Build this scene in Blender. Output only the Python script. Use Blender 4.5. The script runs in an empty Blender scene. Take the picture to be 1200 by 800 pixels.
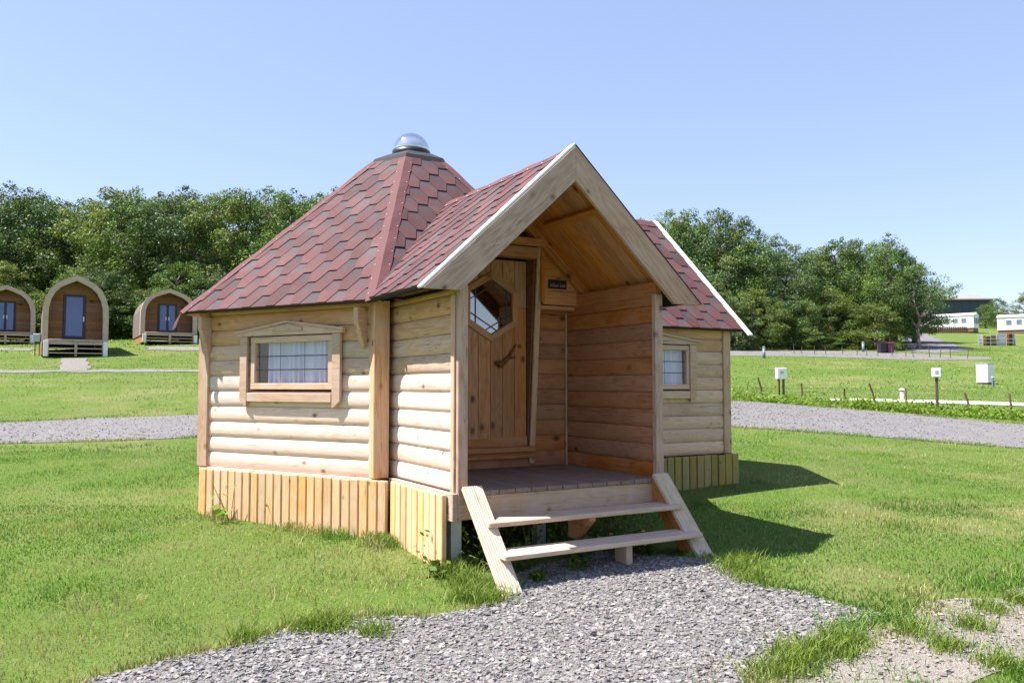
import bpy, bmesh, math, random
import numpy as np
from mathutils import Vector, Matrix
from mathutils.geometry import delaunay_2d_cdt
random.seed(7); rng = np.random.default_rng(7)
scn = bpy.context.scene
COL = scn.collection

# ---------------------------------------------------------------- camera, sky, sun, exposure
CAM_H = 1.6; PITCH = 0.0531; FPX = 964.5
cam = bpy.data.cameras.new('camera'); cam_o = bpy.data.objects.new('camera', cam); COL.objects.link(cam_o)
cam.sensor_width = 36; cam.lens = FPX/1200*36; cam.clip_end = 3000; cam.clip_start = .05
cam_o.location = (0, 0, CAM_H); cam_o.rotation_euler = (math.pi/2+PITCH, 0, 0)
scn.camera = cam_o
SUN_EL = math.radians(60); SUN_H = Vector((-.998, -.065, 0)).normalized()
w = bpy.data.worlds.new('World'); scn.world = w; w.use_nodes = True
nt = w.node_tree; sky = nt.nodes.new('ShaderNodeTexSky'); sky.sky_type = 'NISHITA'; sky.sun_disc = False
sky.sun_elevation = SUN_EL; sky.sun_rotation = math.atan2(SUN_H.x, SUN_H.y)
sky.altitude = 0; sky.air_density = 1.1; sky.dust_density = 0.25; sky.ozone_density = 3.2
wb = nt.nodes.new('ShaderNodeMix'); wb.data_type = 'RGBA'; wb.blend_type = 'MULTIPLY'; wb.inputs[0].default_value = 1; wb.inputs[7].default_value = (1.07, .975, 1.0, 1)   # the camera's white balance
vl = nt.nodes.new('ShaderNodeMix'); vl.data_type = 'RGBA'; vl.inputs[0].default_value = .42; vl.inputs[7].default_value = (2.4, 3.15, 4.7, 1)   # flat pale blue painted into the sky to even out its gradient
nt.links.new(sky.outputs[0], vl.inputs[6]); nt.links.new(vl.outputs[2], wb.inputs[6]); nt.links.new(wb.outputs[2], nt.nodes['Background'].inputs[0]); nt.nodes['Background'].inputs[1].default_value = .088
sl = bpy.data.lights.new('sun', 'SUN'); sl.energy = 5.0; sl.angle = math.radians(.5); sl.color = (1, .93, .885)
so = bpy.data.objects.new('sun', sl); COL.objects.link(so); so.location = (-20, 0, 40)
sd = Vector((SUN_H.x*math.cos(SUN_EL), SUN_H.y*math.cos(SUN_EL), math.sin(SUN_EL)))
so.rotation_euler = sd.to_track_quat('Z', 'Y').to_euler()
scn.view_settings.view_transform = 'Standard'; scn.view_settings.look = 'None'
scn.view_settings.exposure = 1.36; scn.view_settings.gamma = 1; scn.view_settings.use_curve_mapping = False

# ---------------------------------------------------------------- materials
def nmat(name):
    m = bpy.data.materials.new(name); m.use_nodes = True
    t = m.node_tree; return m, t, t.nodes['Principled BSDF']
def N(t, typ, **kw):
    n = t.nodes.new(typ)
    for k, v in kw.items():
        if k in ('op',): n.operation = v
        elif k.startswith('i'): n.inputs[int(k[1:])].default_value = v
        else: setattr(n, k, v)
    return n
def math_(t, op, a, b=None):
    n = t.nodes.new('ShaderNodeMath'); n.operation = op
    for i, x in enumerate((a, b)):
        if x is None: continue
        if isinstance(x, (int, float)): n.inputs[i].default_value = x
        else: t.links.new(x, n.inputs[i])
    return n.outputs[0]
def ramp(t, src, stops):
    n = t.nodes.new('ShaderNodeValToRGB'); e = n.color_ramp.elements
    while len(e) < len(stops): e.new(.5)
    for el, (p, c) in zip(e, stops): el.position = p; el.color = (*c, 1) if len(c) == 3 else c
    t.links.new(src, n.inputs[0]); return n.outputs[0]
def mixc(t, fac, a, b, mode='MIX'):
    n = t.nodes.new('ShaderNodeMix'); n.data_type = 'RGBA'; n.blend_type = mode
    for idx, x in ((0, fac), (6, a), (7, b)):
        if isinstance(x, (int, float)): n.inputs[idx].default_value = x
        elif isinstance(x, tuple): n.inputs[idx].default_value = (*x, 1)
        else: t.links.new(x, n.inputs[idx])
    return n.outputs[2]
def noise(t, vec, scale, detail=4, rough=.55, dist=0):
    n = t.nodes.new('ShaderNodeTexNoise'); n.inputs['Scale'].default_value = scale; n.inputs['Detail'].default_value = detail
    n.inputs['Roughness'].default_value = rough; n.inputs['Distortion'].default_value = dist
    if vec is not None: t.links.new(vec, n.inputs['Vector'])
    return n.outputs['Fac']
def bump(t, h, strength, dist, p):
    n = t.nodes.new('ShaderNodeBump'); n.inputs['Strength'].default_value = strength; n.inputs['Distance'].default_value = dist
    t.links.new(h, n.inputs['Height']); t.links.new(n.outputs[0], p.inputs['Normal'])

def wood(name, light, dark, knot=(.10, .045, .02), rough=.75, grain=1., weather=None, axis='X', knots=1., ridge=False):
    m, t, p = nmat(name)
    tc = N(t, 'ShaderNodeTexCoord'); oi = N(t, 'ShaderNodeObjectInfo')
    off = t.nodes.new('ShaderNodeVectorMath'); off.operation = 'SCALE'
    cmb = N(t, 'ShaderNodeCombineXYZ'); 
    t.links.new(oi.outputs['Random'], cmb.inputs[0]); t.links.new(oi.outputs['Random'], cmb.inputs[1])
    r2 = math_(t, 'MULTIPLY', oi.outputs['Random'], 7.3); t.links.new(r2, cmb.inputs[2])
    t.links.new(cmb.outputs[0], off.inputs[0]); off.inputs['Scale'].default_value = 31.
    add = t.nodes.new('ShaderNodeVectorMath'); add.operation = 'ADD'
    t.links.new(tc.outputs['Object'], add.inputs[0]); t.links.new(off.outputs[0], add.inputs[1])
    mp = N(t, 'ShaderNodeMapping'); t.links.new(add.outputs[0], mp.inputs[0])
    mp.inputs['Scale'].default_value = (1.1, 16, 16) if axis == 'X' else (16, 16, 1.1)
    mp2 = N(t, 'ShaderNodeMapping'); t.links.new(add.outputs[0], mp2.inputs[0])
    mp2.inputs['Scale'].default_value = (.55, 4.2, 4.2) if axis == 'X' else (4.2, 4.2, .55)
    g1 = noise(t, mp.outputs[0], 3.2, 5, .65)
    g2 = noise(t, mp2.outputs[0], 2.1, 2, .5, .4)
    rings = math_(t, 'SINE', math_(t, 'MULTIPLY', g2, 70.))
    rings = math_(t, 'ADD', math_(t, 'MULTIPLY', rings, .5), .5)
    f = math_(t, 'ADD', math_(t, 'MULTIPLY', g1, .75*grain), math_(t, 'MULTIPLY', rings, .30*grain))
    col = ramp(t, f, [(.25, light), (.95, dark)])
    # board-to-board difference
    hs = N(t, 'ShaderNodeHueSaturation'); t.links.new(col, hs.inputs['Color'])
    rv = math_(t, 'FRACT', math_(t, 'MULTIPLY', oi.outputs['Random'], 17.7))
    t.links.new(math_(t, 'ADD', math_(t, 'MULTIPLY', rv, .34), .82), hs.inputs['Value'])
    rs = math_(t, 'FRACT', math_(t, 'MULTIPLY', oi.outputs['Random'], 53.1))
    t.links.new(math_(t, 'ADD', math_(t, 'MULTIPLY', rs, .3), .85), hs.inputs['Saturation'])
    col = hs.outputs[0]
    if weather:
        wn = noise(t, add.outputs[0], 3.1, 5, .7)
        wf = ramp(t, wn, [(.42, (0, 0, 0)), (.68, (1, 1, 1))])
        col = mixc(t, math_(t, 'MULTIPLY', wf, .75), col, weather)
    ck = N(t, 'ShaderNodeMapping'); t.links.new(add.outputs[0], ck.inputs[0]); ck.inputs['Scale'].default_value = (.9, 22, 22) if axis == 'X' else (22, 22, .9)
    cn = noise(t, ck.outputs[0], 1.4, 2, .5, .2); cabs = math_(t, 'ABSOLUTE', math_(t, 'SUBTRACT', cn, .62))
    col = mixc(t, ramp(t, cabs, [(.0, (.75, .75, .75)), (.012, (0, 0, 0))]), col, tuple(x*.45 for x in dark))
    if knots:
        vm = N(t, 'ShaderNodeMapping'); t.links.new(add.outputs[0], vm.inputs[0])
        vm.inputs['Scale'].default_value = (4.4, 6.2, 6.2) if axis == 'X' else (6.2, 6.2, 4.4)
        vo = N(t, 'ShaderNodeTexVoronoi'); t.links.new(vm.outputs[0], vo.inputs['Vector']); vo.inputs['Scale'].default_value = 1.
        kf = ramp(t, vo.outputs['Distance'], [(.05*knots, (1, 1, 1)), (.13*knots, (.25, .25, .25)), (.2*knots, (0, 0, 0))])
        col = mixc(t, math_(t, 'MULTIPLY', kf, .85), col, knot)
    t.links.new(col, p.inputs['Base Color']); p.inputs['Roughness'].default_value = rough
    p.inputs['Specular IOR Level'].default_value = .25
    if ridge:   # reeded decking: grooves along the board
        sx = N(t, 'ShaderNodeSeparateXYZ'); t.links.new(tc.outputs['Object'], sx.inputs[0])
        s = math_(t, 'SINE', math_(t, 'MULTIPLY', sx.outputs[1], 2*math.pi/.0165))
        bump(t, s, .55, .0025, p)
    else:
        bump(t, g1, .35, .004, p)
    return m

M = {}
M['log'] = wood('pine_log', (.81, .61, .51), (.65, .445, .34), weather=(.75, .59, .515), knots=.9)
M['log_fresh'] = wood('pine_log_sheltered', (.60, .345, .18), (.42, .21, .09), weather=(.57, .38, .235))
M['log_grey'] = wood('pine_log_weathered', (.60, .43, .315), (.42, .27, .175), weather=(.54, .42, .345), knots=.8)
M['log_wing'] = wood('pine_log_wing', (.68, .445, .30), (.48, .285, .17), weather=(.60, .43, .33), knots=.9)
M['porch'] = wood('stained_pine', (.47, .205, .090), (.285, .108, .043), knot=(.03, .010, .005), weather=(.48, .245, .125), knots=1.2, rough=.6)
M['ceil'] = wood('pine_ceiling', (.62, .275, .098), (.40, .15, .046), knot=(.045, .016, .006), rough=.55, knots=1.15)
M['door'] = wood('door_pine', (.55, .285, .15), (.36, .155, .07), knot=(.03, .012, .006), rough=.5, axis='X', knots=1.2)
M['dark'] = wood('dark_pine', (.22, .105, .048), (.13, .055, .024), rough=.6)
M['post'] = wood('pine_post', (.62, .40, .25), (.42, .23, .12), weather=(.59, .43, .33))
M['trim'] = wood('pine_trim', (.62, .43, .31), (.44, .27, .175), weather=(.56, .42, .335), knots=.7)
M['barge'] = wood('weathered_barge', (.53, .355, .27), (.32, .19, .135), weather=(.50, .365, .30), knot=(.08, .04, .025), grain=1.1)
M['skirt'] = wood('treated_pine', (.72, .47, .235), (.56, .325, .14), weather=(.67, .485, .31), knots=.6)
M['skirt_green'] = wood('treated_pine_olive', (.36, .265, .095), (.22, .16, .05), weather=(.26, .22, .09), knots=.6)  # darker olive tone of the treated pine, used on the wing
M['deck'] = wood('deck_boards', (.31, .22, .165), (.19, .125, .09), weather=(.27, .21, .175), ridge=True, knots=.6)
M['stair'] = wood('stair_pine', (.61, .43, .305), (.43, .275, .17), weather=(.54, .41, .32), knots=.7)
M['reed'] = wood('reeded_pine', (.66, .53, .385), (.48, .35, .22), weather=(.60, .49, .37), knots=.7, ridge=True)
M['podwood'] = wood('pod_cedar', (.36, .18, .09), (.21, .095, .045), knot=(.06, .025, .012))
M['podrim'] = wood('pod_rim', (.56, .43, .32), (.40, .28, .19), weather=(.50, .41, .33), knots=.7)
M['stake'] = wood('stake_wood', (.16, .11, .07), (.08, .055, .035), axis='Z')

def plain(name, col, rough=.5, metal=0, spec=.5, var=0., scale=8, bumpd=0):
    m, t, p = nmat(name)
    p.inputs['Roughness'].default_value = rough; p.inputs['Metallic'].default_value = metal; p.inputs['Specular IOR Level'].default_value = spec
    tc = N(t, 'ShaderNodeTexCoord'); nz = noise(t, tc.outputs['Object'], scale, 5, .6)
    v = max(var, .04)
    t.links.new(ramp(t, nz, [(.3, tuple(max(0, c*(1-v)) for c in col)), (.7, tuple(c*(1+v) for c in col))]), p.inputs['Base Color'])
    if bumpd: bump(t, nz, .5, bumpd, p)
    return m
M['white'] = plain('white_paint', (.80, .79, .77), .45, var=.05)
M['felt'] = plain('black_felt', (.013, .013, .015), .85, var=.25, scale=14, bumpd=.004)
M['metal'] = plain('galvanised', (.42, .45, .48), .4, .6, var=.12)
M['navy'] = plain('navy_frame', (.014, .016, .040), .4)
M['black'] = plain('black_plastic', (.02, .02, .024), .45, var=.1)
M['maroon'] = plain('maroon_plastic', (.16, .03, .07), .45, var=.1)
M['bluegrey'] = plain('bollard_blue_grey', (.14, .18, .23), .5, var=.1)
M['lead'] = plain('lead_came', (.045, .05, .055), .45, .3)
M['brass'] = plain('brass', (.65, .45, .16), .3, .9)
M['curtain'] = plain('curtain_cloth', (.56, .60, .72), .9, var=.06)
M['podblue'] = plain('pod_pane_blue', (.11, .155, .36), .8)  # flat blue sheet behind the pod glass, gives the panes their colour
M['caravan'] = plain('caravan_panel', (.78, .76, .72), .4, var=.03, scale=2)
M['caravan_green'] = plain('caravan_green_panel', (.42, .50, .44), .4, var=.03, scale=2)
M['caravan_roof'] = plain('caravan_roof', (.62, .60, .57), .5, var=.05)
M['shed_wall'] = plain('dark_cladding', (.03, .042, .066), .5, var=.08, scale=.5)
M['shed_roof'] = plain('pale_roof_sheet', (.25, .235, .215), .5, var=.06, scale=.3)
M['red'] = plain('red_panel', (.40, .08, .05), .5, var=.1)
M['greypanel'] = plain('grey_panel', (.42, .44, .46), .5, var=.06)
M['brownfence'] = plain('brown_skirting', (.16, .09, .06), .8, var=.2)
M['conc'] = plain('pale_concrete', (.62, .59, .54), .9, var=.1, scale=20, bumpd=.002)
M['dark_in'] = plain('dark_interior', (.010, .009, .008), .9)
M['bark'] = plain('bark', (.11, .085, .06), .95, var=.35, scale=5, bumpd=.03)
M['bark_pale'] = plain('pale_bark', (.24, .20, .16), .95, var=.3, scale=5, bumpd=.03)
M['yellow'] = plain('petal_yellow', (.75, .55, .02), .6)
M['mark'] = plain('plaque_lettering', (.36, .38, .46), .5)
M['plaque'] = plain('plaque_slate', (.012, .013, .017), .5, var=.2)
M['chrome'] = plain('polished_cowl', (.80, .82, .85), .08, 1.)
M['podshingle'] = plain('pod_side_shingle', (.13, .10, .09), .9, var=.25, scale=9, bumpd=.006)

def glass(name, tint, refl, rough=.02):
    m = bpy.data.materials.new(name); m.use_nodes = True; t = m.node_tree; t.nodes.clear()
    o = N(t, 'ShaderNodeOutputMaterial'); a = N(t, 'ShaderNodeBsdfTransparent'); a.inputs[0].default_value = (*tint, 1)
    g = N(t, 'ShaderNodeBsdfGlossy'); g.inputs['Roughness'].default_value = rough; g.inputs[0].default_value = (.95, .97, 1, 1)
    fr = N(t, 'ShaderNodeLayerWeight')
    f = math_(t, 'ADD', math_(t, 'MULTIPLY', math_(t, 'POWER', fr.outputs['Facing'], 5.), .9), refl); mx = N(t, 'ShaderNodeMixShader')
    t.links.new(f, mx.inputs[0]); t.links.new(a.outputs[0], mx.inputs[1]); t.links.new(g.outputs[0], mx.inputs[2]); t.links.new(mx.outputs[0], o.inputs[0])
    return m
M['glass'] = glass('window_glass', (.96, .97, 1.), .04)
M['doorglass'] = glass('dark_door_glass', (.05, .06, .07), .30)
M['podglass'] = glass('pale_pod_glass', (.85, .88, .97), .05, .05)

def shingle_mat():
    m, t, p = nmat('red_shingle')
    tc = N(t, 'ShaderNodeTexCoord'); oi = N(t, 'ShaderNodeObjectInfo'); uv = N(t, 'ShaderNodeSeparateXYZ'); t.links.new(tc.outputs['UV'], uv.inputs[0])
    gran = noise(t, tc.outputs['Object'], 420, 2, .7)
    big = noise(t, tc.outputs['Object'], 9, 4, .6)
    red = ramp(t, gran, [(.25, (.036, .0115, .0125)), (.5, (.088, .030, .031)), (.78, (.20, .104, .096))])
    slate = ramp(t, gran, [(.3, (.018, .018, .023)), (.7, (.085, .080, .088))])
    # the printed shade band of each tab: its upper half is slate grey, amount differs tab by tab
    e = math_(t, 'ADD', uv.outputs[1], math_(t, 'MULTIPLY', math_(t, 'SUBTRACT', big, .5), .5))
    band = ramp(t, e, [(.42, (0, 0, 0)), (.80, (1, 1, 1))])
    rnd = math_(t, 'FRACT', math_(t, 'MULTIPLY', oi.outputs['Random'], 29.3))
    amt = math_(t, 'ADD', math_(t, 'MULTIPLY', rnd, .55), .45)
    col = mixc(t, math_(t, 'MULTIPLY', band, amt), red, slate)
    ge = N(t, 'ShaderNodeNewGeometry'); dirt = noise(t, ge.outputs['Position'], 2.3, 6, .7)
    col = mixc(t, ramp(t, dirt, [(.48, (0, 0, 0)), (.75, (.5, .5, .5))]), col, (.12, .10, .095))
    hs = N(t, 'ShaderNodeHueSaturation'); t.links.new(col, hs.inputs['Color'])
    t.links.new(math_(t, 'ADD', math_(t, 'MULTIPLY', oi.outputs['Random'], .5), .75), hs.inputs['Value'])
    t.links.new(hs.outputs[0], p.inputs['Base Color']); p.inputs['Roughness'].default_value = .85; p.inputs['Specular IOR Level'].default_value = .3
    bump(t, gran, .4, .0015, p); return m
M['shingle'] = shingle_mat()
M['roll'] = plain('red_roll_felt', (.105, .035, .035), .85, var=.3, scale=160, bumpd=.0015)

def leafmat(name, base, trans=.3, attr='tint'):
    m, t, p = nmat(name)
    at = N(t, 'ShaderNodeAttribute', attribute_name=attr)
    col = mixc(t, 1., base, at.outputs['Color'], 'MULTIPLY')
    t.links.new(col, p.inputs['Base Color']); p.inputs['Roughness'].default_value = .55; p.inputs['Specular IOR Level'].default_value = .3
    tr = N(t, 'ShaderNodeBsdfTranslucent'); t.links.new(mixc(t, 1., col, (1.1, 1.25, .55), 'MULTIPLY'), tr.inputs[0])
    mx = N(t, 'ShaderNodeMixShader', i0=trans); t.links.new(p.outputs[0], mx.inputs[1]); t.links.new(tr.outputs[0], mx.inputs[2])
    t.links.new(mx.outputs[0], t.nodes['Material Output'].inputs[0]); return m
M['leaf'] = leafmat('tree_leaf', (.100, .160, .035), .27)
M['leaf3'] = leafmat('tree_leaf_yellowish', (.128, .172, .036), .28)
M['leaf2'] = leafmat('tree_leaf_greyish', (.092, .142, .052), .25)
M['grass'] = leafmat('grass_blade', (1, 1, 1), .25)
M['weed'] = leafmat('weed_leaf', (.10, .17, .025), .35)
def attrmat(name, rough=.9):
    m, t, p = nmat(name); at = N(t, 'ShaderNodeAttribute', attribute_name='tint')
    t.links.new(at.outputs['Color'], p.inputs['Base Color']); p.inputs['Roughness'].default_value = rough; p.inputs['Specular IOR Level'].default_value = .25
    tc = N(t, 'ShaderNodeTexCoord'); bump(t, noise(t, tc.outputs['Object'], 90, 4, .7), .4, .004, p); return m
M['stone'] = attrmat('slate_chip', .8)

def groundmat():
    m, t, p = nmat('lawn_soil'); g = N(t, 'ShaderNodeNewGeometry'); P = g.outputs['Position']
    n1 = noise(t, P, .16, 4, .6); n2 = noise(t, P, 1.1, 5, .65); n3 = noise(t, P, 9, 4, .7); n4 = noise(t, P, 60, 3, .7)
    gr = ramp(t, n4, [(.3, (.045, .090, .012)), (.7, (.110, .175, .028))])
    gr2 = ramp(t, n3, [(.3, (.068, .122, .018)), (.7, (.130, .180, .040))])
    c = mixc(t, .5, gr, gr2)
    dry = ramp(t, math_(t, 'ADD', math_(t, 'MULTIPLY', n1, .5), math_(t, 'MULTIPLY', n2, .5)), [(.48, (0, 0, 0)), (.62, (1, 1, 1))])
    c = mixc(t, math_(t, 'MULTIPLY', dry, .6), c, (.215, .20, .088))
    blot = ramp(t, noise(t, P, .55, 6, .75), [(.5, (0, 0, 0)), (.7, (1, 1, 1))]); c = mixc(t, math_(t, 'MULTIPLY', blot, .55), c, (.055, .095, .018))
    t.links.new(c, p.inputs['Base Color']); p.inputs['Roughness'].default_value = .95; p.inputs['Specular IOR Level'].default_value = .1
    bump(t, math_(t, 'ADD', n4, math_(t, 'MULTIPLY', n3, 2)), .6, .03, p); return m
M['ground'] = groundmat()
def gravelmat(name, lo, hi, scale=70, tuft=.0):
    m, t, p = nmat(name); g = N(t, 'ShaderNodeNewGeometry'); P = g.outputs['Position']
    v = N(t, 'ShaderNodeTexVoronoi'); t.links.new(P, v.inputs['Vector']); v.inputs['Scale'].default_value = scale
    n2 = noise(t, P, 2.2, 5, .65); n3 = noise(t, P, scale*.6, 3, .7)
    sx = N(t, 'ShaderNodeSeparateColor'); t.links.new(v.outputs['Color'], sx.inputs[0])
    c = ramp(t, math_(t, 'ADD', math_(t, 'MULTIPLY', sx.outputs[0], .7), math_(t, 'MULTIPLY', n3, .4)), [(.1, lo), (.9, hi)])
    c = mixc(t, ramp(t, n2, [(.4, (0, 0, 0)), (.75, (.45, .45, .45))]), c, tuple(x*1.12 for x in hi))
    t.links.new(c, p.inputs['Base Color']); p.inputs['Roughness'].default_value = .9; p.inputs['Specular IOR Level'].default_value = .2
    bump(t, v.outputs['Distance'], .8, .012, p); return m
M['gravel'] = gravelmat('gravel_bed', (.085, .082, .081), (.205, .198, .196))
M['road'] = gravelmat('gravel_road', (.095, .092, .090), (.195, .188, .185), 45)
M['foot'] = gravelmat('worn_footpath', (.12, .115, .10), (.21, .20, .18), 60)
M['dust'] = gravelmat('dusty_soil', (.17, .153, .13), (.29, .265, .232), 120)
M['tarmac'] = gravelmat('tarmac', (.10, .098, .105), (.17, .165, .175), 30)

# ---------------------------------------------------------------- object helpers
def tag(o, label=None, cat=None, group=None, kind=None):
    if label: o['label'] = label
    if cat: o['category'] = cat
    if group: o['group'] = group
    if kind: o['kind'] = kind
    return o
def link(name, me, mat, parent=None, mtx=None):
    o = bpy.data.objects.new(name, me); COL.objects.link(o)
    if mat is not None and me is not None and not me.materials: me.materials.append(mat)
    if parent:            # every matrix and vertex is given in the thing's own space
        o.parent = parent; A = Matrix.Identity(4); q = parent
        while q.parent is not None: A = q.matrix_basis @ A; q = q.parent
        o.matrix_basis = A.inverted() @ (mtx if mtx is not None else Matrix.Identity(4))
    elif mtx is not None: o.matrix_basis = mtx
    return o
def place(o, mtx):
    A = Matrix.Identity(4); q = o.parent
    while q.parent is not None: A = q.matrix_basis @ A; q = q.parent
    o.matrix_basis = A.inverted() @ mtx; return o
def empty(name, loc, rz=0):
    o = bpy.data.objects.new(name, None); COL.objects.link(o); o.location = loc; o.rotation_euler = (0, 0, rz); o.empty_display_size = .2; return o
def frame(O, X, Y):
    X = Vector(X).normalized(); Y = Vector(Y); Y = (Y - X*Y.dot(X)).normalized(); Z = X.cross(Y)
    return Matrix(((X.x, Y.x, Z.x, O[0]), (X.y, Y.y, Z.y, O[1]), (X.z, Y.z, Z.z, O[2]), (0, 0, 0, 1)))
_bc = {}
def boxmesh(l, w_, t_, bev=.004, ctr=False):
    k = (round(l, 4), round(w_, 4), round(t_, 4), bev, ctr)
    bm = bmesh.new(); bmesh.ops.create_cube(bm, size=1)
    for v in bm.verts: v.co = Vector(((v.co.x+.5)*l, (v.co.y+(0 if ctr else .5))*w_, (v.co.z+(0 if ctr else .5))*t_))
    if bev: bmesh.ops.bevel(bm, geom=list(bm.edges), offset=min(bev, w_*.3, t_*.3), segments=1, affect='EDGES')
    me = bpy.data.meshes.new('board'); bm.to_mesh(me); bm.free(); return me
def board(name, mat, parent, O, X, Y, l, w_, t_, bev=.004):
    k = (round(l, 4), round(w_, 4), round(t_, 4), bev, mat.name)
    if k not in _bc: _bc[k] = boxmesh(l, w_, t_, bev)
    return link(name, _bc[k], mat, parent, frame(O, X, Y))
def beam(name, mat, parent, a, b, up, w_, t_, bev=.005):
    """board centred on the line a-b; w_ across (perp. to up and line), t_ along up"""
    a = Vector(a); b = Vector(b); X = (b-a).normalized(); up = Vector(up); Z = (up-X*up.dot(X)).normalized(); Y = Z.cross(X)
    return board(name, mat, parent, a-Y*w_/2-Z*t_/2, X, Y, (b-a).length, w_, t_, bev)
def prism(name, mat, parent, O, X, Y, pts, t_, bev=0):
    bm = bmesh.new(); lo = [bm.verts.new((x, y, 0)) for x, y in pts]; hi = [bm.verts.new((x, y, t_)) for x, y in pts]; n = len(pts)
    bm.faces.new(lo[::-1]); bm.faces.new(hi)
    for i in range(n): bm.faces.new((lo[i], lo[(i+1) % n], hi[(i+1) % n], hi[i]))
    bmesh.ops.recalc_face_normals(bm, faces=bm.faces)
    if bev: bmesh.ops.bevel(bm, geom=list(bm.edges), offset=bev, segments=1, affect='EDGES')
    me = bpy.data.meshes.new('prism'); bm.to_mesh(me); bm.free()
    return link(name, me, mat, parent, frame(O, X, Y))
def pymesh(name, V, F, mat, parent=None, smooth=False, mtx=None):
    me = bpy.data.meshes.new(name); me.from_pydata([tuple(v) for v in V], [], F); me.update()
    if smooth: me.polygons.foreach_set('use_smooth', [True]*len(me.polygons))
    return link(name, me, mat, parent, mtx)
def lathe(name, mat, parent, prof, seg=24, O=(0, 0, 0), smooth=True):
    V = []; F = []
    for r, z in prof:
        for i in range(seg):
            a = 2*math.pi*i/seg; V.append((O[0]+r*math.cos(a), O[1]+r*math.sin(a), O[2]+z))
    for j in range(len(prof)-1):
        for i in range(seg):
            F.append((j*seg+i, j*seg+(i+1) % seg, (j+1)*seg+(i+1) % seg, (j+1)*seg+i))
    F.append(tuple(range(seg))[::-1]); F.append(tuple((len(prof)-1)*seg+i for i in range(seg)))
    return pymesh(name, V, F, mat, parent, smooth)
def tube(V, F, a, b, r0, r1, n=6):
    a = Vector(a); b = Vector(b); d = (b-a).normalized(); x = d.orthogonal().normalized(); y = d.cross(x); o = len(V)
    for c, r in ((a, r0), (b, r1)):
        for i in range(n):
            t = 2*math.pi*i/n; V.append(c+x*r*math.cos(t)+y*r*math.sin(t))
    for i in range(n): F.append((o+i, o+(i+1) % n, o+n+(i+1) % n, o+n+i))
    F.append(tuple(o+i for i in range(n))[::-1]); F.append(tuple(o+n+i for i in range(n)))
def npmesh(name, verts, loops, starts, mat, tint=None, parent=None):
    """fast mesh from numpy arrays"""
    me = bpy.data.meshes.new(name); me.vertices.add(len(verts)); me.vertices.foreach_set('co', verts.astype(np.float32).ravel())
    me.loops.add(len(loops)); me.loops.foreach_set('vertex_index', loops.astype(np.int32))
    me.polygons.add(len(starts)); me.polygons.foreach_set('loop_start', starts.astype(np.int32))
    me.update(calc_edges=True)
    if tint is not None:
        a = me.attributes.new('tint', 'FLOAT_COLOR', 'POINT'); a.data.foreach_set('color', np.c_[tint, np.ones(len(tint))].astype(np.float32).ravel())
    return link(name, me, mat, parent)

def flat(o): o.data.polygons.foreach_set('use_smooth', [False]*len(o.data.polygons)); return o
# ---------------------------------------------------------------- terrain
def _vn(x, y, s):
    xi = np.floor(x); yi = np.floor(y); fx = x-xi; fy = y-yi; fx = fx*fx*(3-2*fx); fy = fy*fy*(3-2*fy)
    h = lambda a, b: np.modf(np.abs(np.sin(a*127.1+b*311.7+s*74.7)*43758.5453))[0]
    return (h(xi, yi)*(1-fx)+h(xi+1, yi)*fx)*(1-fy)+(h(xi, yi+1)*(1-fx)+h(xi+1, yi+1)*fx)*fy
def vnoise(x, y, scale, s=0, oct=3):
    r = 0; a = 1; tot = 0
    for o in range(oct):
        r = r+a*_vn(np.asarray(x)*scale*2**o+17.3*o, np.asarray(y)*scale*2**o-9.1*o, s+o); tot += a; a *= .5
    return r/tot
_ys = np.exp(np.linspace(math.log(.5), math.log(1200), 900))
def _prof(pts):
    z = np.interp(_ys, [p[0] for p in pts], [p[1] for p in pts]); k = np.exp(-np.linspace(-2, 2, 41)**2); k /= k.sum()
    return np.convolve(np.pad(z, 20, mode='edge'), k, 'valid')
_near = [(0, .0), (2, .17), (3.5, .28), (4.5, .36), (5.2, .41), (6, .47), (7, .50)]
PL = _prof(_near+[(9, .56), (13, .67), (17, .83), (22, 1.35), (27, 2.0), (29, 2.15), (36, 2.88), (41.5, 3.72), (52, 4.6), (70, 6), (220, 18), (400, 22), (1200, 24)])
PM = _prof(_near+[(8.5, .62), (15, .84), (20.5, 1.2), (27, 1.25), (44, 1.6), (52, 2.2), (68, 3.45), (80, 4.6), (98, 6.3), (150, 11.1), (220, 19.0), (400, 24), (1200, 26)])
PR = _prof(_near+[(8.5, .56), (13, .605), (17, .79), (24, 1.06), (30, 1.22), (44, 1.6), (52, 2.2), (68, 3.45), (80, 4.6), (98, 6.3), (150, 11.1), (220, 19.0), (400, 24), (1200, 26)])
def sst(a, b, x):
    t = np.clip((x-a)/(b-a), 0, 1); return t*t*(3-2*t)
def G(x, y):
    x = np.asarray(x, float); y = np.asarray(y, float); yy = np.clip(y, .5, 1200); a = x/np.maximum(yy, 2.)
    ly = np.log(yy); zl = np.interp(ly, np.log(_ys), PL); zm = np.interp(ly, np.log(_ys), PM); zr = np.interp(ly, np.log(_ys), PR)
    f1 = sst(-.3, .25, a); f2 = sst(.25, .62, a)
    return zl*(1-f1)+(zm*(1-f2)+zr*f2)*f1
def g1(x, y): return float(G(x, y))
def ray(px, py):
    a = (px-600)/FPX; b = (400-py)/FPX; s, c = math.sin(PITCH), math.cos(PITCH); return a, c-b*s, s+b*c
def gp(px, py, tmax=400):
    a, d, e = ray(px, py); t0 = 1.
    while t0 < tmax:
        t1 = t0*1.01+.01
        if CAM_H+e*t1 < g1(a*t1, d*t1):
            for _ in range(20):
                m = (t0+t1)/2
                if CAM_H+e*m < g1(a*m, d*m): t1 = m
                else: t0 = m
            return (a*t0, d*t0)
        t0 = t1
    return (a*tmax, d*tmax)
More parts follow.
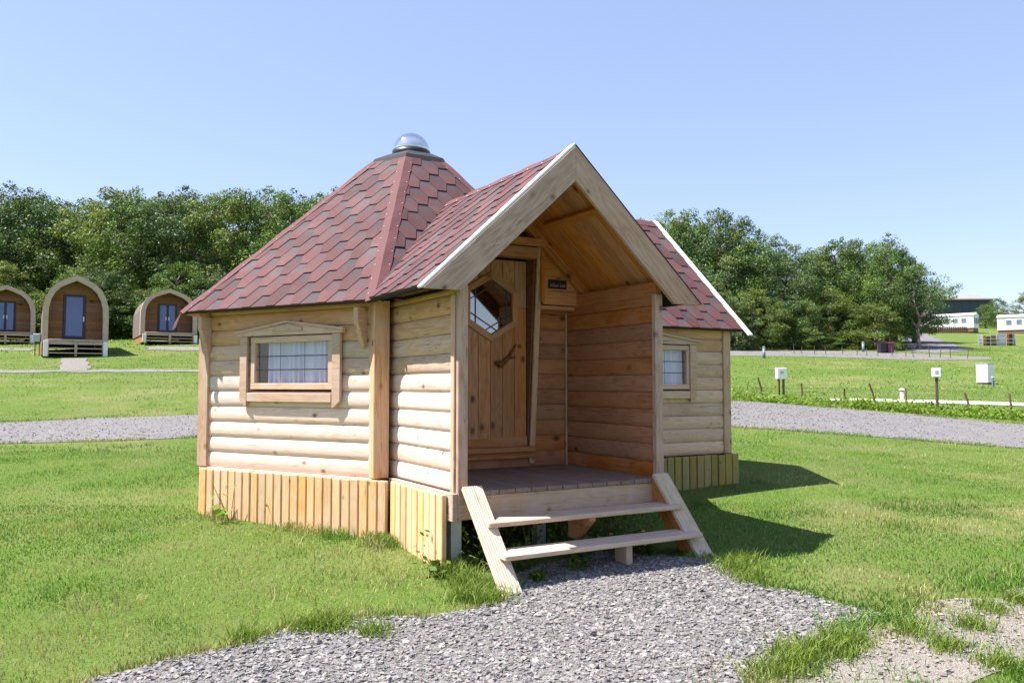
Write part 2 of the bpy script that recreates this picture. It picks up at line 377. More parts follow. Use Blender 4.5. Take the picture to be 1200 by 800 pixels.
def at(px, dep):      # ground point in the direction of column px at a given distance
    x = (px-600)/FPX*dep; return (x, dep, g1(x, dep))

def make_ground():
    rs = np.concatenate([[0], np.exp(np.linspace(math.log(.6), math.log(1150), 190))])
    an = np.concatenate([np.linspace(-50, 50, 200), np.linspace(50, 310, 60)[1:-1]]); n = len(an)
    R, A = np.meshgrid(rs[1:], np.radians(an), indexing='ij'); X = R*np.sin(A); Y = R*np.cos(A)
    Z = G(X, Y)
    V = np.vstack([[0, 0, g1(0, 0)], np.c_[X.ravel(), Y.ravel(), Z.ravel()]]); F = []
    m = len(rs)-1
    for j in range(n): F.append((0, 1+(j+1) % n, 1+j))
    for i in range(m-1):
        for j in range(n):
            k = (j+1) % n; F.append((1+i*n+j, 1+i*n+k, 1+(i+1)*n+k, 1+(i+1)*n+j))
    o = pymesh('ground', V, F, M['ground'], smooth=True); return tag(o, kind='structure')
make_ground()

def resample(poly, step, jit, seed, closed=True):
    r = np.random.default_rng(seed); out = []; n = len(poly)
    for i in range(n if closed else n-1):
        a = np.array(poly[i]); b = np.array(poly[(i+1) % n]); L = np.linalg.norm(b-a); k = max(1, int(L/step))
        nr = np.array([-(b-a)[1], (b-a)[0]])/max(L, 1e-6)
        for j in range(k): out.append(a+(b-a)*j/k+nr*r.normal(0, jit))
    return out
def inpoly(x, y, poly):
    x = np.asarray(x); y = np.asarray(y); c = np.zeros(x.shape, bool); n = len(poly)
    for i in range(n):
        x1, y1 = poly[i]; x2, y2 = poly[(i+1) % n]
        if y1 == y2: continue
        m = ((y1 > y) != (y2 > y)) & (x < (x2-x1)*(y-y1)/(y2-y1)+x1); c ^= m
    return c
def sheet(name, poly, mat, step, off, kind='structure'):
    P = np.array(poly); x0, y0 = P.min(0); x1, y1 = P.max(0)
    gx, gy = np.meshgrid(np.arange(x0, x1, step), np.arange(y0, y1, step)); gx = gx.ravel(); gy = gy.ravel()
    m = inpoly(gx, gy, poly); pts = [Vector((float(a), float(b))) for a, b in P]+[Vector((float(a), float(b))) for a, b in zip(gx[m], gy[m])]
    n = len(P); r = delaunay_2d_cdt(pts, [], [list(range(n))], 1, 1e-5)
    V = [(v.x, v.y, g1(v.x, v.y)+off+.00022*max(v.y, 0)) for v in r[0]]
    F = [tuple(f) if (r[0][f[1]]-r[0][f[0]]).cross(r[0][f[2]]-r[0][f[0]]) > 0 else tuple(f)[::-1] for f in r[2]]
    return tag(pymesh(name, V, F, mat, smooth=True), kind=kind)
px = lambda L: [gp(*p) for p in L]
# gravel road that passes behind the cabin
near = px([(-260, 531), (-120, 525), (0, 520), (120, 517), (240, 512), (420, 507), (600, 502), (740, 498), (860, 500), (960, 507), (1080, 516), (1200, 525), (1330, 536), (1450, 548)])
far = px([(-260, 508), (-120, 501), (0, 495), (120, 490), (240, 486), (420, 479), (600, 473), (740, 469), (860, 470), (960, 477), (1080, 487), (1200, 497), (1330, 507), (1450, 518)])
road = resample(near, .35, .05, 1, False)+[near[-1]]+resample(far[::-1], .35, .05, 2, False)+[far[0]]
sheet('gravel_road', road, M['road'], .9, .006)
# gravel apron in front of the steps
apron = resample(px([(20, 830), (100, 800), (190, 775), (270, 756), (345, 735), (420, 724), (500, 722), (560, 713), (592, 700), (600, 675), (690, 648), (838, 655), (868, 676), (905, 688), (965, 701), (1046, 724), (985, 745), (930, 768), (880, 795), (840, 840), (500, 880), (200, 880)]), .12, .02, 3)
sheet('gravel_path', apron, M['gravel'], .25, .008)
dust = resample(px([(1046, 724), (1100, 708), (1160, 698), (1220, 680), (1290, 690), (1330, 720), (1260, 760), (1150, 800), (1050, 850), (850, 850), (885, 795), (930, 768), (985, 745)]), .15, .035, 4)
sheet('bare_soil', dust, M['dust'], .3, .004)
tp_n = px([(-200, 438), (0, 437), (120, 436), (250, 436), (380, 435)]); tp_f = px([(380, 433.3), (250, 433.2), (120, 433), (0, 433.8), (-200, 434.5)])
thin = resample(tp_n, .5, .13, 5, False)+[tp_n[-1]]+resample(tp_f, .5, .13, 6, False)+[tp_f[-1]]
sheet('footpath', thin, M['foot'], 1.2, .01)
podpath = px([(70, 435), (105, 435), (103, 420), (73, 420)]); sheet('footpath', resample(podpath, .4, .06, 12), M['foot'], .8, .016)
tp2 = px([(-60, 411), (40, 411), (40, 408), (-60, 408)]); sheet('footpath', resample(tp2, .6, .1, 13), M['foot'], 1.5, .012)
tp3 = px([(170, 410), (300, 411), (300, 407), (170, 406.5)]); sheet('footpath', resample(tp3, .6, .1, 14), M['foot'], 1.5, .012)
farp = px([(700, 411), (860, 417), (960, 418), (1040, 421), (1100, 422), (1160, 421), (1160, 418.5), (1100, 416), (1040, 412.5), (960, 411), (860, 411), (700, 407)])
sheet('lane', resample(farp, 1.5, .12, 15), M['road'], 2, .006)
drive = px([(1066, 412), (1100, 414), (1138, 411), (1122, 405), (1104, 399), (1090, 394), (1084, 390), (1064, 390), (1060, 396), (1062, 404)])
sheet('driveway', resample(drive, 1.5, .15, 16), M['tarmac'], 2, .012)
kn = px([(958, 469.5), (1010, 470), (1080, 472), (1160, 474.5), (1260, 478)]); kf = px([(1260, 474.5), (1160, 471), (1080, 469), (1010, 467.5), (958, 467.5)])
sheet('kerb_strip', kn+kf, M['conc'], 1., .012)

# ---------------------------------------------------------------- the cabin
CX, CY, CZ = -1.009, 8.128, .5
cab = empty('camping_cabin', (CX, CY, CZ), math.radians(30))
tag(cab, 'timber log cabin with red shingle roof, gabled porch, front steps and side wing', 'cabin')
def c(u, v, z): return Vector((v, -u, z))
U = Vector((0, -1, 0)); Vv = Vector((1, 0, 0)); ZZ = Vector((0, 0, 1))
S = 1.9; AP = S*math.cos(math.pi/6)
def hx(R, deg, z): a = math.radians(deg); return c(R*math.cos(a), R*math.sin(a), z)     # angle from the porch axis towards +v
ZB, ZW, LH = .406, 1.74, .129
RE, ZE, RT, ZT = 2.12, 1.726, .405, 3.262

_lc = {}
def logmesh(L, h, bulge, both, base=.018):
    k = (round(L, 3), round(h, 4), bulge, both, base)
    n = 9; arc = [(base+bulge*math.sin(math.pi*i/n)**.5, h*i/n) for i in range(n+1)]
    arc[0] = (base, .0015); arc[-1] = (base, h-.0015)
    V = []; F = []; sm = []
    def strip(a, flip):
        o = len(V)
        for x in (0, L):
            for y, z in a: V.append((x, y, z))
        m = len(a)
        for i in range(m-1):
            q = (o+i, o+m+i, o+m+i+1, o+i+1); F.append(q[::-1] if flip else q); sm.append(True)
    strip(arc, True)
    back = [(-y if both else -base, z) for y, z in arc]
    strip(back, False)
    ring = arc+back[::-1]
    for x, fl in ((0, False), (L, True)):
        o = len(V); V.extend((x, y, z) for y, z in ring); f = tuple(range(o, o+len(ring))); F.append(f if not fl else f[::-1]); sm.append(False)
    me = bpy.data.meshes.new('log'); me.from_pydata(V, [], F); me.polygons.foreach_set('use_smooth', sm); me.update()
    bm = bmesh.new(); bm.from_mesh(me); bmesh.ops.recalc_face_normals(bm, faces=bm.faces); bm.to_mesh(me); bm.free()
    return me
def log(parent, mat, p0, p1, n, h=LH, bulge=.026, both=False):
    X = (p1-p0).normalized(); Y = Vector(n)
    if X.cross(Y).z < 0: p0, p1 = p1, p0; X = -X
    me = logmesh((p1-p0).length, h, bulge, both); return link('log', me, mat, parent, frame(p0, X, Y))
def logwall(a, b, n, z0, z1, mats, gaps=(), both=False, core=True, bulge=.015):
    """a, b ends (cabin coords, z ignored); n outward; gaps = [(s0, s1, z0, z1)]"""
    a = Vector((a.x, a.y, 0)); b = Vector((b.x, b.y, 0)); d = (b-a).normalized(); L = (b-a).length
    pr = board('log_wall', M['dark_in'] if core else mats(0), cab, a-Vector(n)*.075+ZZ*z0, d, ZZ, L, z1-z0, .004, 0) if core else None
    if pr is None: pr = board('log_wall', M['dark_in'], cab, a+ZZ*(z0+.01)-Vector(n)*.004, d, ZZ, L, z1-z0-.02, .004, 0)
    k = 0; z = z0
    while z < z1-.02:
        h = min(LH, z1-z); segs = [(0, L)]
        for g in gaps:
            if z+h*.5 > g[2] and z+h*.5 < g[3]:
                segs = [(s0, g[0]) if s1 > g[0] and s0 < g[0] else (s0, s1) for s0, s1 in segs] + [(g[1], L)]
        for s0, s1 in segs:
            log(pr, mats(k), a+d*s0+ZZ*z, a+d*s1+ZZ*z, n, h, bulge, both)
        k += 1; z += LH
    return pr
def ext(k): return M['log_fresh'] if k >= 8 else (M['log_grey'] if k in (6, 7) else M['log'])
VL = hx(S, -90, 0); VN = hx(S, -30, 0)
n1 = hx(1, -60, 0)
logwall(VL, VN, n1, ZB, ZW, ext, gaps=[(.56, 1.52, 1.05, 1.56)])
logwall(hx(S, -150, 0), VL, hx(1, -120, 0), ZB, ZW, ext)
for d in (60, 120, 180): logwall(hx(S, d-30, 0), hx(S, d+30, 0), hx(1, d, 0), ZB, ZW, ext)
def post(p, deg, z0=ZB, z1=ZW, w_=.135, mat=None, name='corner_post'):
    X = ZZ; a = math.radians(deg); o = Vector((math.sin(a), -math.cos(a), 0)); s = Vector((math.cos(a), math.sin(a), 0))
    return board(name, mat or M['post'], cab, Vector((p.x, p.y, z0))-o*w_/2-s*w_/2, X, o, z1-z0, w_, w_, .006)
for d in (-30, -90, -150, 150, 90, 30):
    p = hx(S-.012, d, 0)
    post(p, d+30, w_=.125)
def bracket(p, dirv, side):
    prism('bracket', M['post'], cab, p, dirv, ZZ, [(0, .0), (.05, .0), (.125, .26), (.125, .34), (0, .34)], .05, .003)
dN = hx(1, -60, 0)
for pv, dv in ((VL, (VN-VL).normalized()), (VN, (VL-VN).normalized())):
    p = pv + dv*.085 + n1*.03 + ZZ*1.385
    prism('bracket', M['post'], cab, p - dv*.02*0, n1, ZZ, [(0, 0), (.035, 0), (.115, .2), (.115, .30), (0, .30)], .045, .003)

prism('floor', M['dark'], cab, Vector((0, 0, .12)), (1, 0, 0), (0, 1, 0), [(hx(S-.02, d, 0).x, hx(S-.02, d, 0).y) for d in (-30, 30, 90, 150, 210, 270)], .278)
prism('floor', M['dark'], cab, Vector((0, 0, .125)), (1, 0, 0), (0, 1, 0), [(.9, -1.26), (2.95, -1.26), (2.95, 1.26), (.9, 1.26)], .270)
for (a_, b_, n_) in ((VL, VN, n1), (hx(S, -150, 0), VL, hx(1, -120, 0))): beam('sill', M['log'], cab, a_+n_*.012+ZZ*.352, b_+n_*.012+ZZ*.352, n_, .105, .07, .004)
# --- windows
def window(O, d, n, lbl, f0, f1, fz0, fz1, c0, c1, cz0, peak):
    """O wall start, d along, n outward; all boards set against the log faces"""
    O = Vector((O.x, O.y, 0)); d = Vector(d); n = Vector(n)
    P = lambda s, z, o: O+d*s+ZZ*z+n*o
    w0 = board('window', M['dark_in'], cab, P(f0-.01, fz0-.005, -.068), d, ZZ, f1-f0+.02, fz1-fz0+.03, .004, 0)
    if lbl: w0['label'] = lbl
    def bd(name, s, z, o, X, Y, l, w_, t_, mat='trim'):
        X = Vector(X); Y = Vector(Y); Z = X.cross(Y); OO = P(s, z, o)
        if Z.dot(n) < 0: OO = OO+n*t_
        return board(name, M[mat], w0, OO, X, Y, l, w_, t_, .004)
    fw = .05
    bd('frame', f0, fz0, .0, d, ZZ, f1-f0, fw, .055); bd('frame', f0, fz1-fw, .0, d, ZZ, f1-f0, fw, .055)
    bd('frame', f0, fz0+fw, .001, ZZ, d, fz1-fz0-2*fw, fw, .053); bd('frame', f1-fw, fz0+fw, .001, ZZ, d, fz1-fz0-2*fw, fw, .053)
    gs0, gs1, gz0, gz1 = f0+fw, f1-fw, fz0+fw, fz1-fw
    board('pane', M['glass'], w0, P(gs0-.005, gz0-.005, .022), d, ZZ, gs1-gs0+.01, gz1-gz0+.01, .004, 0)
    for k in (1, 2): bd('glazing_bar', gs0, gz0+(gz1-gz0)*k/3-.004, .028, d, ZZ, gs1-gs0, .008, .004, 'lead')
    for k in (1, 2): bd('glazing_bar', gs0+(gs1-gs0)*k/3-.002, gz0, .0275, ZZ, d, gz1-gz0, .004, .003, 'lead')
    V = []; F = []; nn = 130; pos = 0
    for i in range(nn+1):
        s = gs0+.075+(gs1-gs0-.075)*i/nn
        wob = .017*math.sin(i*.52+1.9*math.sin(i*.11))+.012*math.sin(i*.23+2)
        for z, kk in ((gz0-.02, 1.), ((gz0+gz1)/2, .9), (gz1+.005, .5)): V.append(P(s+wob*.5*kk, z, -.030+wob*kk))
    for i in range(nn):
        for j in range(2): F.append((i*3+j, i*3+3+j, i*3+4+j, i*3+1+j))
    pymesh('curtain', V, F, M['curtain'], w0, True)
    cw = .082
    for s in (c0, c1-cw):
        q = [(0, .07 if s == c0 else 0.), (cw, 0 if s == c0 else .07), (cw, fz1-cz0), (0, fz1-cz0)]
        q = [(0, .0), (.0, 0)]
        pts = [(0, .055), (.0, fz1-cz0+.005), (cw, fz1-cz0+.005), (cw, 0.0), (cw*.8, 0)] if s == c0 else [(0, 0), (0, fz1-cz0+.005), (cw, fz1-cz0+.005), (cw, .055), (cw*.2, 0)]
        prism('casing', M['trim'], w0, P(s, cz0, .044), d, ZZ, pts, .026, .002) if d.cross(ZZ).dot(n) > 0 else prism('casing', M['trim'], w0, P(s, cz0, .070), d, ZZ, pts, .026, .002)
    bd('casing', c0+cw+.004, cz0+.04, .046, d, ZZ, c1-c0-2*cw-.008, .072, .026)
    zp = fz1+.008; mid = (c0+c1)/2
    flip = d.cross(ZZ).dot(n) > 0
    A = lambda o, t_: o if flip else o+t_
    prism('pediment', M['trim'], w0, P(c0-.03, zp, A(.044, .03)), d, ZZ, [(0, 0), (0, .025), (mid-c0+.03, peak), (c1-c0+.06, .025), (c1-c0+.06, 0)], .03, .002)
    for sg in (-1, 1):
        e = P(mid+sg*((c1-c0)/2+.045), zp+.03, .075); tpt = P(mid-sg*.012, zp+peak+.012, .075)
        beam('moulding', M['trim'], w0, e, tpt, n, .02, .035+.003*sg, .003)
    prism('moulding', M['trim'], w0, P(mid-.17, zp+.03, A(.076, .012)), d, ZZ, [(0, 0), (.02, .028), (.16, peak-.035), (.32, .028), (.34, 0)], .012, .002)
    return w0
d1 = (VN-VL).normalized()
window(VL, d1, n1, 'wide leaded window with gathered pale curtain and pointed wooden casing', .588, 1.488, 1.066, 1.497, .476, 1.576, .925, .095)

# --- wing
WU, WV = 1.28, 2.95
wa = c(WU, 1.0, 0); wb = c(WU, WV, 0)
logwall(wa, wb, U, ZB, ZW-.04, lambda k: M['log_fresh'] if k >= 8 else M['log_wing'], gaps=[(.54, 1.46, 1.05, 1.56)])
logwall(c(WU-.02, WV, 0), c(-WU+.02, WV, 0), Vv, ZB, ZW-.06, lambda k: M['log_grey'])
logwall(c(-WU, 1.0, 0), c(-WU, WV, 0), -U, ZB, ZW-.04, lambda k: M['log_grey'])
for uu in (WU, -WU): post(c(uu, WV, 0), 0, w_=.10, z1=ZW-.075)
window(wa, Vv, U, 'small leaded window in the side wing behind the porch', .56, 1.445, 1.06, 1.495, .45, 1.515, .93, .095)
prism('gable_end', M['log_grey'], cab, c(-WU, WV-.03, ZW-.06), Vector((0, -1, 0)), ZZ, [(0, 0), (2*WU, 0), (WU, WU*.97)], .05)

# --- porch
PF, PW, PB = 2.80, .845, 1.60       # front, half width, back wall plane
ZD = .42
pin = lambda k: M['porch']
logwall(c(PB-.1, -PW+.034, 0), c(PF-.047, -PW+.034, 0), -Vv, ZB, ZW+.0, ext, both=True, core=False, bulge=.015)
logwall(c(PB-.05, PW-.03, 0), c(PF-.047, PW-.03, 0), -Vv, ZB, ZW+.05, pin, both=True, core=False, bulge=.012)
# end posts (front) and the corner boards beside them
for sg in (-1, 1):
    board('porch_post', M['barge'], cab, c(PF, sg*PW-(.068 if sg > 0 else .004), .25 if sg < 0 else .36), ZZ, Vv, 1.5 if sg < 0 else 1.42, .072, .045, .005)
    for k in range(9):
        lathe('screw', M['metal'], cab, [(.006, 0), (.006, .003), (.0, .003)], 8, (0, 0, 0)).matrix_basis = frame(c(PF+.0002, sg*(PW-.0375), .5+.13*k), Vv, ZZ)
beam('corner_board', M['trim'], cab, c(PF-.06, -PW-.012, .25), c(PF-.06, -PW-.012, 1.69), Vv, .05, .016)
board('base_plank', M['log_grey'], cab, c(PB+.1, -PW-.003, .235), U, ZZ, PF-PB-.105, .175, .036, .003)
board('base_plank', M['porch'], cab, c(PB+.1, PW+.04, .235), U, ZZ, PF-PB-.155, .165, .036, .003)
# back wall logs (right of the door) and beneath the threshold
bw = board('log_wall', M['dark_in'], cab, c(PB-.09, -.82, ZD-.03), Vv, ZZ, 1.64, 1.42, .004, 0)
z = ZD; k = 0
while z < 1.76:
    if z < .55: log(bw, M['porch'], c(PB-.03, -.80, z), c(PB-.03, .80, z), U, min(LH, 1.77-z), .010)
    else:
        log(bw, M['porch'], c(PB-.03, .44, z), c(PB-.03, .80, z), U, min(LH, 1.77-z), .014)
        log(bw, M['porch'], c(PB-.03, -.80, z), c(PB-.03, -.36, z), U, min(LH, 1.77-z), .014)
    z += LH; k += 1
beam('corner_strip', M['post'], cab, c(PB+.012, .774, ZD), c(PB+.012, .774, 1.77), U, .016, .018, .002)
# gable infill above, standing proud
RZ = 2.69; sl_ = .925
zz = 1.775; i = 0
while zz < 2.55:
    h = .118; v1 = min((RZ-zz)/sl_, .86); v2 = min((RZ-zz-h)/sl_, .86); 
    lo = .455 if zz < 2.26 else -v1; lo2 = .455 if zz < 2.26 else -v2
    prism('gable_board', M['ceil'], cab, c(1.735, 0, zz), Vv, ZZ, [(lo, 0), (v1, 0), (v2, h-.004), (lo2, h-.004)], -.02 if False else .02) if True else None
    zz += h; i += 1
for sg in (-1, 1): pass
board('gable_shelf', M['ceil'], cab, c(1.60, .44, 1.735), Vv, ZZ, .40, .034, .13, .003)
for (p0, p1) in ((c(1.765, .44, 1.79), c(1.765, .44, 2.27)),): beam('panel_edge', M['ceil'], cab, p0, p1, U, .03, .02, .002)
board('lintel', M['ceil'], cab, c(1.785, -.42, 2.245), Vv, ZZ, .86, .06, .05, .003)
# door, recessed behind a wedge-shaped jamb
DU = 1.575
door = board('door', M['dark'], cab, c(DU-.03, -.30, .60), Vv, ZZ, .685, 1.545, .03, 0)
door['label'] = 'plank door with hexagonal leaded window'
HC, HZ, HR = .043, 1.748, .228
edges = [-.30+.685*k/6 for k in range(7)]
def hexpt(R, k, cx=HC, cz=HZ): a = math.radians(90+60*k); return (cx+R*math.cos(a), cz+R*math.sin(a))
def clip(poly, a, b, cc, keep=1):      # keep a*x+b*y+cc >= 0
    out = []; n = len(poly)
    for i in range(n):
        p, q = poly[i], poly[(i+1) % n]; dp = a*p[0]+b*p[1]+cc; dq = a*q[0]+b*q[1]+cc
        if dp >= 0: out.append(p)
        if (dp >= 0) != (dq >= 0): s = dp/(dp-dq); out.append((p[0]+(q[0]-p[0])*s, p[1]+(q[1]-p[1])*s))
    return out
def plankpoly(x0, x1, z0, z1):          # boards keep clear of the hexagon: upper and lower pieces
    HO = HR+.06; lim = HO*.866; res = []
    for sgn in (1, -1):
        xs = sorted(set([x0, x1]+[q for q in (HC, HC-lim, HC+lim) if x0 < q < x1])); edge = []
        for x in xs:
            dx = abs(x-HC); h_ = HO-dx*math.tan(math.radians(30)); jmp = abs(dx-lim) < 1e-6
            vals = [h_, .001] if jmp and x > HC else [.001, h_] if jmp else [h_ if dx < lim else .001]
            edge += [(x, HZ+sgn*v_) for v_ in vals]
        res.append(edge+([(x1, z1), (x0, z1)] if sgn > 0 else [(x1, z0), (x0, z0)]))
    return res
for k in range(6):
    for poly in plankpoly(edges[k]+.0015, edges[k+1]-.0015, .60, 2.145):
        # length axis vertical so that the grain runs upwards: X = up, Y = -v
        prism('plank', M['door'], door, c(DU, 0, 0), ZZ, -Vv, [(zq, -xq) for xq, zq in poly], .018, .0025)
for k in range(6):
    a0, a1 = hexpt(HR, k), hexpt(HR, k+1); b0, b1 = hexpt(HR+.062, k), hexpt(HR+.062, k+1)
    poly = [a0, a1, b1, b0]; poly = clip(poly, 1, 0, .30); poly = clip(poly, -1, 0, .385)
    d = Vector((a1[0]-a0[0], 0, a1[1]-a0[1])).normalized(); Yd = Vector((-d.z, 0, d.x))
    Z = d.cross(Yd)
    if Z.dot(U) < 0: Yd = -Yd
    prism('hexagon_frame', M['door'], door, c(DU+.012, 0, 0), d, Yd, [(Vector((x, 0, z_)).dot(d), Vector((x, 0, z_)).dot(Yd)) for x, z_ in poly], .026, .002)
prism('pane', M['doorglass'], door, c(DU+.014, 0, 0), Vv, ZZ, [hexpt(HR+.003, k) for k in range(6)], .004)
for k in range(6):
    a0, a1 = np.array(hexpt(HR, k)), np.array(hexpt(HR, k+1)); ctr = np.array([HC, HZ]); mid = (a0+a1)/2; sh = (ctr-mid)*.27
    dd = (a1-a0)/np.linalg.norm(a1-a0); h = HR*.866*.73; half = min(HR*math.sin(math.radians(60))*1.2, .5*(HR+2*(HR*.866-h)/math.sqrt(3)))
    m = mid+sh; p, q = m-dd*half, m+dd*half
    beam('leading', M['lead'], door, c(DU+.02, p[0], p[1]), c(DU+.02, q[0], q[1]), U, .008, .006+.0006*k, 0)
place(lathe('lock', M['brass'], door, [(.016, 0), (.016, .008), (.006, .010), (.006, .018), (0, .018)], 16), frame(c(DU+.018, .315, 1.425), Vv, ZZ))
# weathered branch as door handle
V = []; F = []
for a_, b_, r0, r1 in (((.10, 1.27), (.15, 1.285), .026, .022), ((.15, 1.285), (.21, 1.345), .022, .013), ((.21, 1.345), (.27, 1.44), .013, .006), ((.15, 1.285), (.135, 1.24), .016, .006), ((.19, 1.32), (.265, 1.335), .010, .004), ((.10, 1.27), (.075, 1.30), .02, .008)):
    tube(V, F, c(DU+.045, *a_), c(DU+.045, *b_), r0, r1, 8)
hd = pymesh('branch_handle', V, F, M['dark'], door, True); hd['label'] = 'dark gnarled branch used as door handle'
# jamb wedge + slanted trim right of the door; head and threshold
jz0, jz1 = .47, 2.245
prism('jamb', M['dark'], cab, c(DU-.02, .409, 0), U, ZZ, [(0, jz0), (.035, jz0), (.165, jz1), (0, jz1)], .02)
beam('door_trim', M['post'], cab, c(DU+.035, .425, jz0-.02), c(DU+.175, .425, jz1+.01), U, .05, .02, .003)
prism('jamb', M['dark'], cab, c(DU-.02, -.304, 0), U, ZZ, [(0, jz0), (.035, jz0), (.165, jz1), (0, jz1)], .02)
beam('door_trim', M['post'], cab, c(DU+.035, -.345, jz0-.02), c(DU+.175, -.345, jz1+.01), U, .05, .02, .003)
board('door_head', M['ceil'], cab, c(DU+.10, -.31, 2.15), Vv, ZZ, .70, .09, .10, .003)
board('threshold', M['door'], cab, c(DU+.055, -.31, .555), Vv, ZZ, .72, .042, .08, .004)
board('threshold', M['porch'], cab, c(DU+.035, -.31, .50), Vv, ZZ, .74, .05, .05, .004)
# name plaque
pl = board('plaque', M['plaque'], cab, c(1.758, .495, 1.908), Vv, ZZ, .178, .074, .010, .002); pl['label'] = 'small black plaque with pale lettering'
pl.matrix_basis = frame(c(1.747+.02, .495, 1.908), Vv, ZZ)
V = []; F = []
def stroke(x, z, w_, h_, sk=0):
    o = len(V); b = c(1.7785, .495+x, 1.908+z)
    for dx, dz in ((0, 0), (w_, 0), (w_+sk, h_), (sk, h_)): V.append(b+Vv*dx+ZZ*dz)
    F.append((o, o+1, o+2, o+3))
xx = .014; hs_ = [.034, .018, .034, .034, .018, .018, .022, 0, .034, .018, .026, .018, .03]
for q, h_ in enumerate(hs_):
    if h_:
        stroke(xx, .016, .0028, h_, .002); stroke(xx, .016, .007, .0028); stroke(xx+.006, .016, .0026, min(h_, .018), .001)
    xx += .0118
pymesh('lettering', V, F, M['mark'], pl)
# deck
dk = board('deck', M['dark_in'], cab, c(PF-.02, -PW+.06, ZD-.075), Vv, -U, 2*PW-.12, PF-PB-.02, .04, 0)
nb = 13; bw_ = (2*PW-.075)/nb
for k in range(nb):
    board('deck_board', M['deck'], dk, c(PB-.005, -PW+.04+bw_*k+.003, ZD-.028), U, Vv, PF-PB+.02, bw_-.006, .028, .003) if U.cross(Vv).z > 0 else board('deck_board', M['deck'], dk, c(PB-.005, -PW+.04+bw_*(k+1)-.003, ZD-.028), U, -Vv, PF-PB+.02, bw_-.006, .028, .003)
board('deck_fascia', M['stair'], cab, c(PF+.004, -PW+.005, ZD-.028-.150), Vv, ZZ, 2*PW-.02, .148, .03, .003).matrix_basis = frame(c(PF-.026, -PW+.005, ZD-.028-.150), Vv, ZZ)
for (uu, vv, zt) in ((PF-.12, -PW+.035, .24), (PF-.3, -.05, .34)):
    board('support_post', M['metal'], cab, c(uu+.03, vv-.04, -.25), ZZ, Vv, zt+.25, .075, .075, .004)
# steps
TR = [(3.085, .262), (3.285, .098)]     # front edge, top height
for (uf, zt) in TR:
    board('tread', M['stair'], cab, c(uf, -.775, zt-.032), Vv, -U, 1.55, .215, .032, .006)
for (uf, zt) in TR:
    for vv in (-.62, .05, .62):
        for du in (.05, .15): lathe('screw', M['metal'], cab, [(.006, zt+.0005), (.006, zt+.002), (.001, zt+.002)], 8, tuple(c(uf-du, vv, 0)))
for sg in (-1, 1):
    va = sg*.772
    p0 = c(2.838, va, .452); p1 = c(3.36, va, -.122)
    d = (p1-p0).normalized(); nrm = Vector((0, d.z, -d.y)); nrm = nrm if nrm.z > 0 else -nrm
    beam('stringer', M['reed'], cab, p0, p1, nrm, .138, .030, .004)
    # board on edge beneath
    q = [(0, -.02), ((p1-p0).length-.03, -.02), ((p1-p0).length-.12, -.15), (.02, -.15)]
    if sg > 0: prism('stringer_cheek', M['porch'], cab, p0-Vv*.01, d, nrm, q, -.036 if False else .036)
prism('step_bearer', M['porch'], cab, c(2.82, .03, .24), U, ZZ, [(0, 0), (.25, -.012), (.25, -.03), (.09, -.17), (.0, -.17)], .05)
board('step_bearer', M['stair'], cab, c(3.10, .16, -.22), ZZ, U, .285, .13, .05, .004)
# cabin skirting boards
def skirt(a, b, n, z0, z1, pitch=.0875, mat='skirt'):
    a = Vector(a); b = Vector(b); L = (b-a).length; d = (b-a)/L; k = int(round(L/pitch)); p = L/k; n = Vector(n)
    rail = beam('skirting', M['dark'], cab, a+ZZ*.30-n*.02, b+ZZ*.30-n*.02, ZZ, .03, .06)
    for i in range(k):
        r = random.uniform(-.006, .004); w_ = p-random.uniform(.008, .013)
        O = a+d*(p*i+.004)+n*random.uniform(-.003, .003)
        X, Y = ZZ, d
        t_ = .036; OO = O+ZZ*z0
        if X.cross(Y).dot(n) < 0: OO = OO+n*t_
        o = board('skirt_board', M[mat], rail, OO, X, Y, z1-z0+r, round(w_, 3), t_, .005)
        o.matrix_basis = o.matrix_basis
s0 = VL+n1*.065+d1*.04; s1 = VN+n1*.065+d1*.165
skirt(s0, s1, n1, -.22, .397)
skirt(c(1.84, -PW-.045, 0), c(2.73, -PW-.045, 0), -Vv, -.25, .397, .098)
n0 = hx(1, -120, 0); dW0 = (hx(S, -150, 0)-VL).normalized(); skirt(VL+n0*.03+dW0*.03, hx(S, -150, 0)+n0*.065, n0, -.2, .397)
skirt(c(WU+.075, .95, 0), c(WU+.075, WV+.09, 0), U, -.15, .402, .094, 'skirt_green')
skirt(c(WU+.02, WV+.075, 0), c(-WU, WV+.075, 0), Vv, -.15, .402, .094, 'skirt_green')

# --- roofs
E_, PT, FL = .134, .272, .092       # row exposure, tab pitch, flat width
def tabpoly(): return [(-FL/2, 0), (FL/2, 0), (PT/2-FL/2, E_), (FL/2, 2*E_), (-FL/2, 2*E_), (-PT/2+FL/2, E_)]
def poly_area(p): return .5*sum(p[i][0]*p[(i+1) % len(p)][1]-p[(i+1) % len(p)][0]*p[i][1] for i in range(len(p)))
def clip_convex(poly, conv):
    n = len(conv)
    for i in range(n):
        (x1, y1), (x2, y2) = conv[i], conv[(i+1) % n]; a, b = -(y2-y1), (x2-x1); cc = -(a*x1+b*y1)
        poly = clip(poly, a, b, cc)
        if len(poly) < 3: return []
    return poly
def tabgeom(polys, cx, t0, ox, oy):
    V = []; F = []; UV = []
    for poly in polys:
        n = len(poly); o = len(V)
        hh = lambda y: .0125-.0095*min(max((y-t0)/(2*E_), 0), 1)
        for x, y in poly: V.append((x-ox, y-oy, hh(y))); UV.append((x-cx, (y-t0)/(2*E_)))
        for x, y in poly: V.append((x-ox, y-oy, -.003)); UV.append((x-cx, (y-t0)/(2*E_)))
        F.append(tuple(range(o, o+n)))
        for i in range(n): j = (i+1) % n; F.append((o+j, o+i, o+n+i, o+n+j))
    return V, F, UV
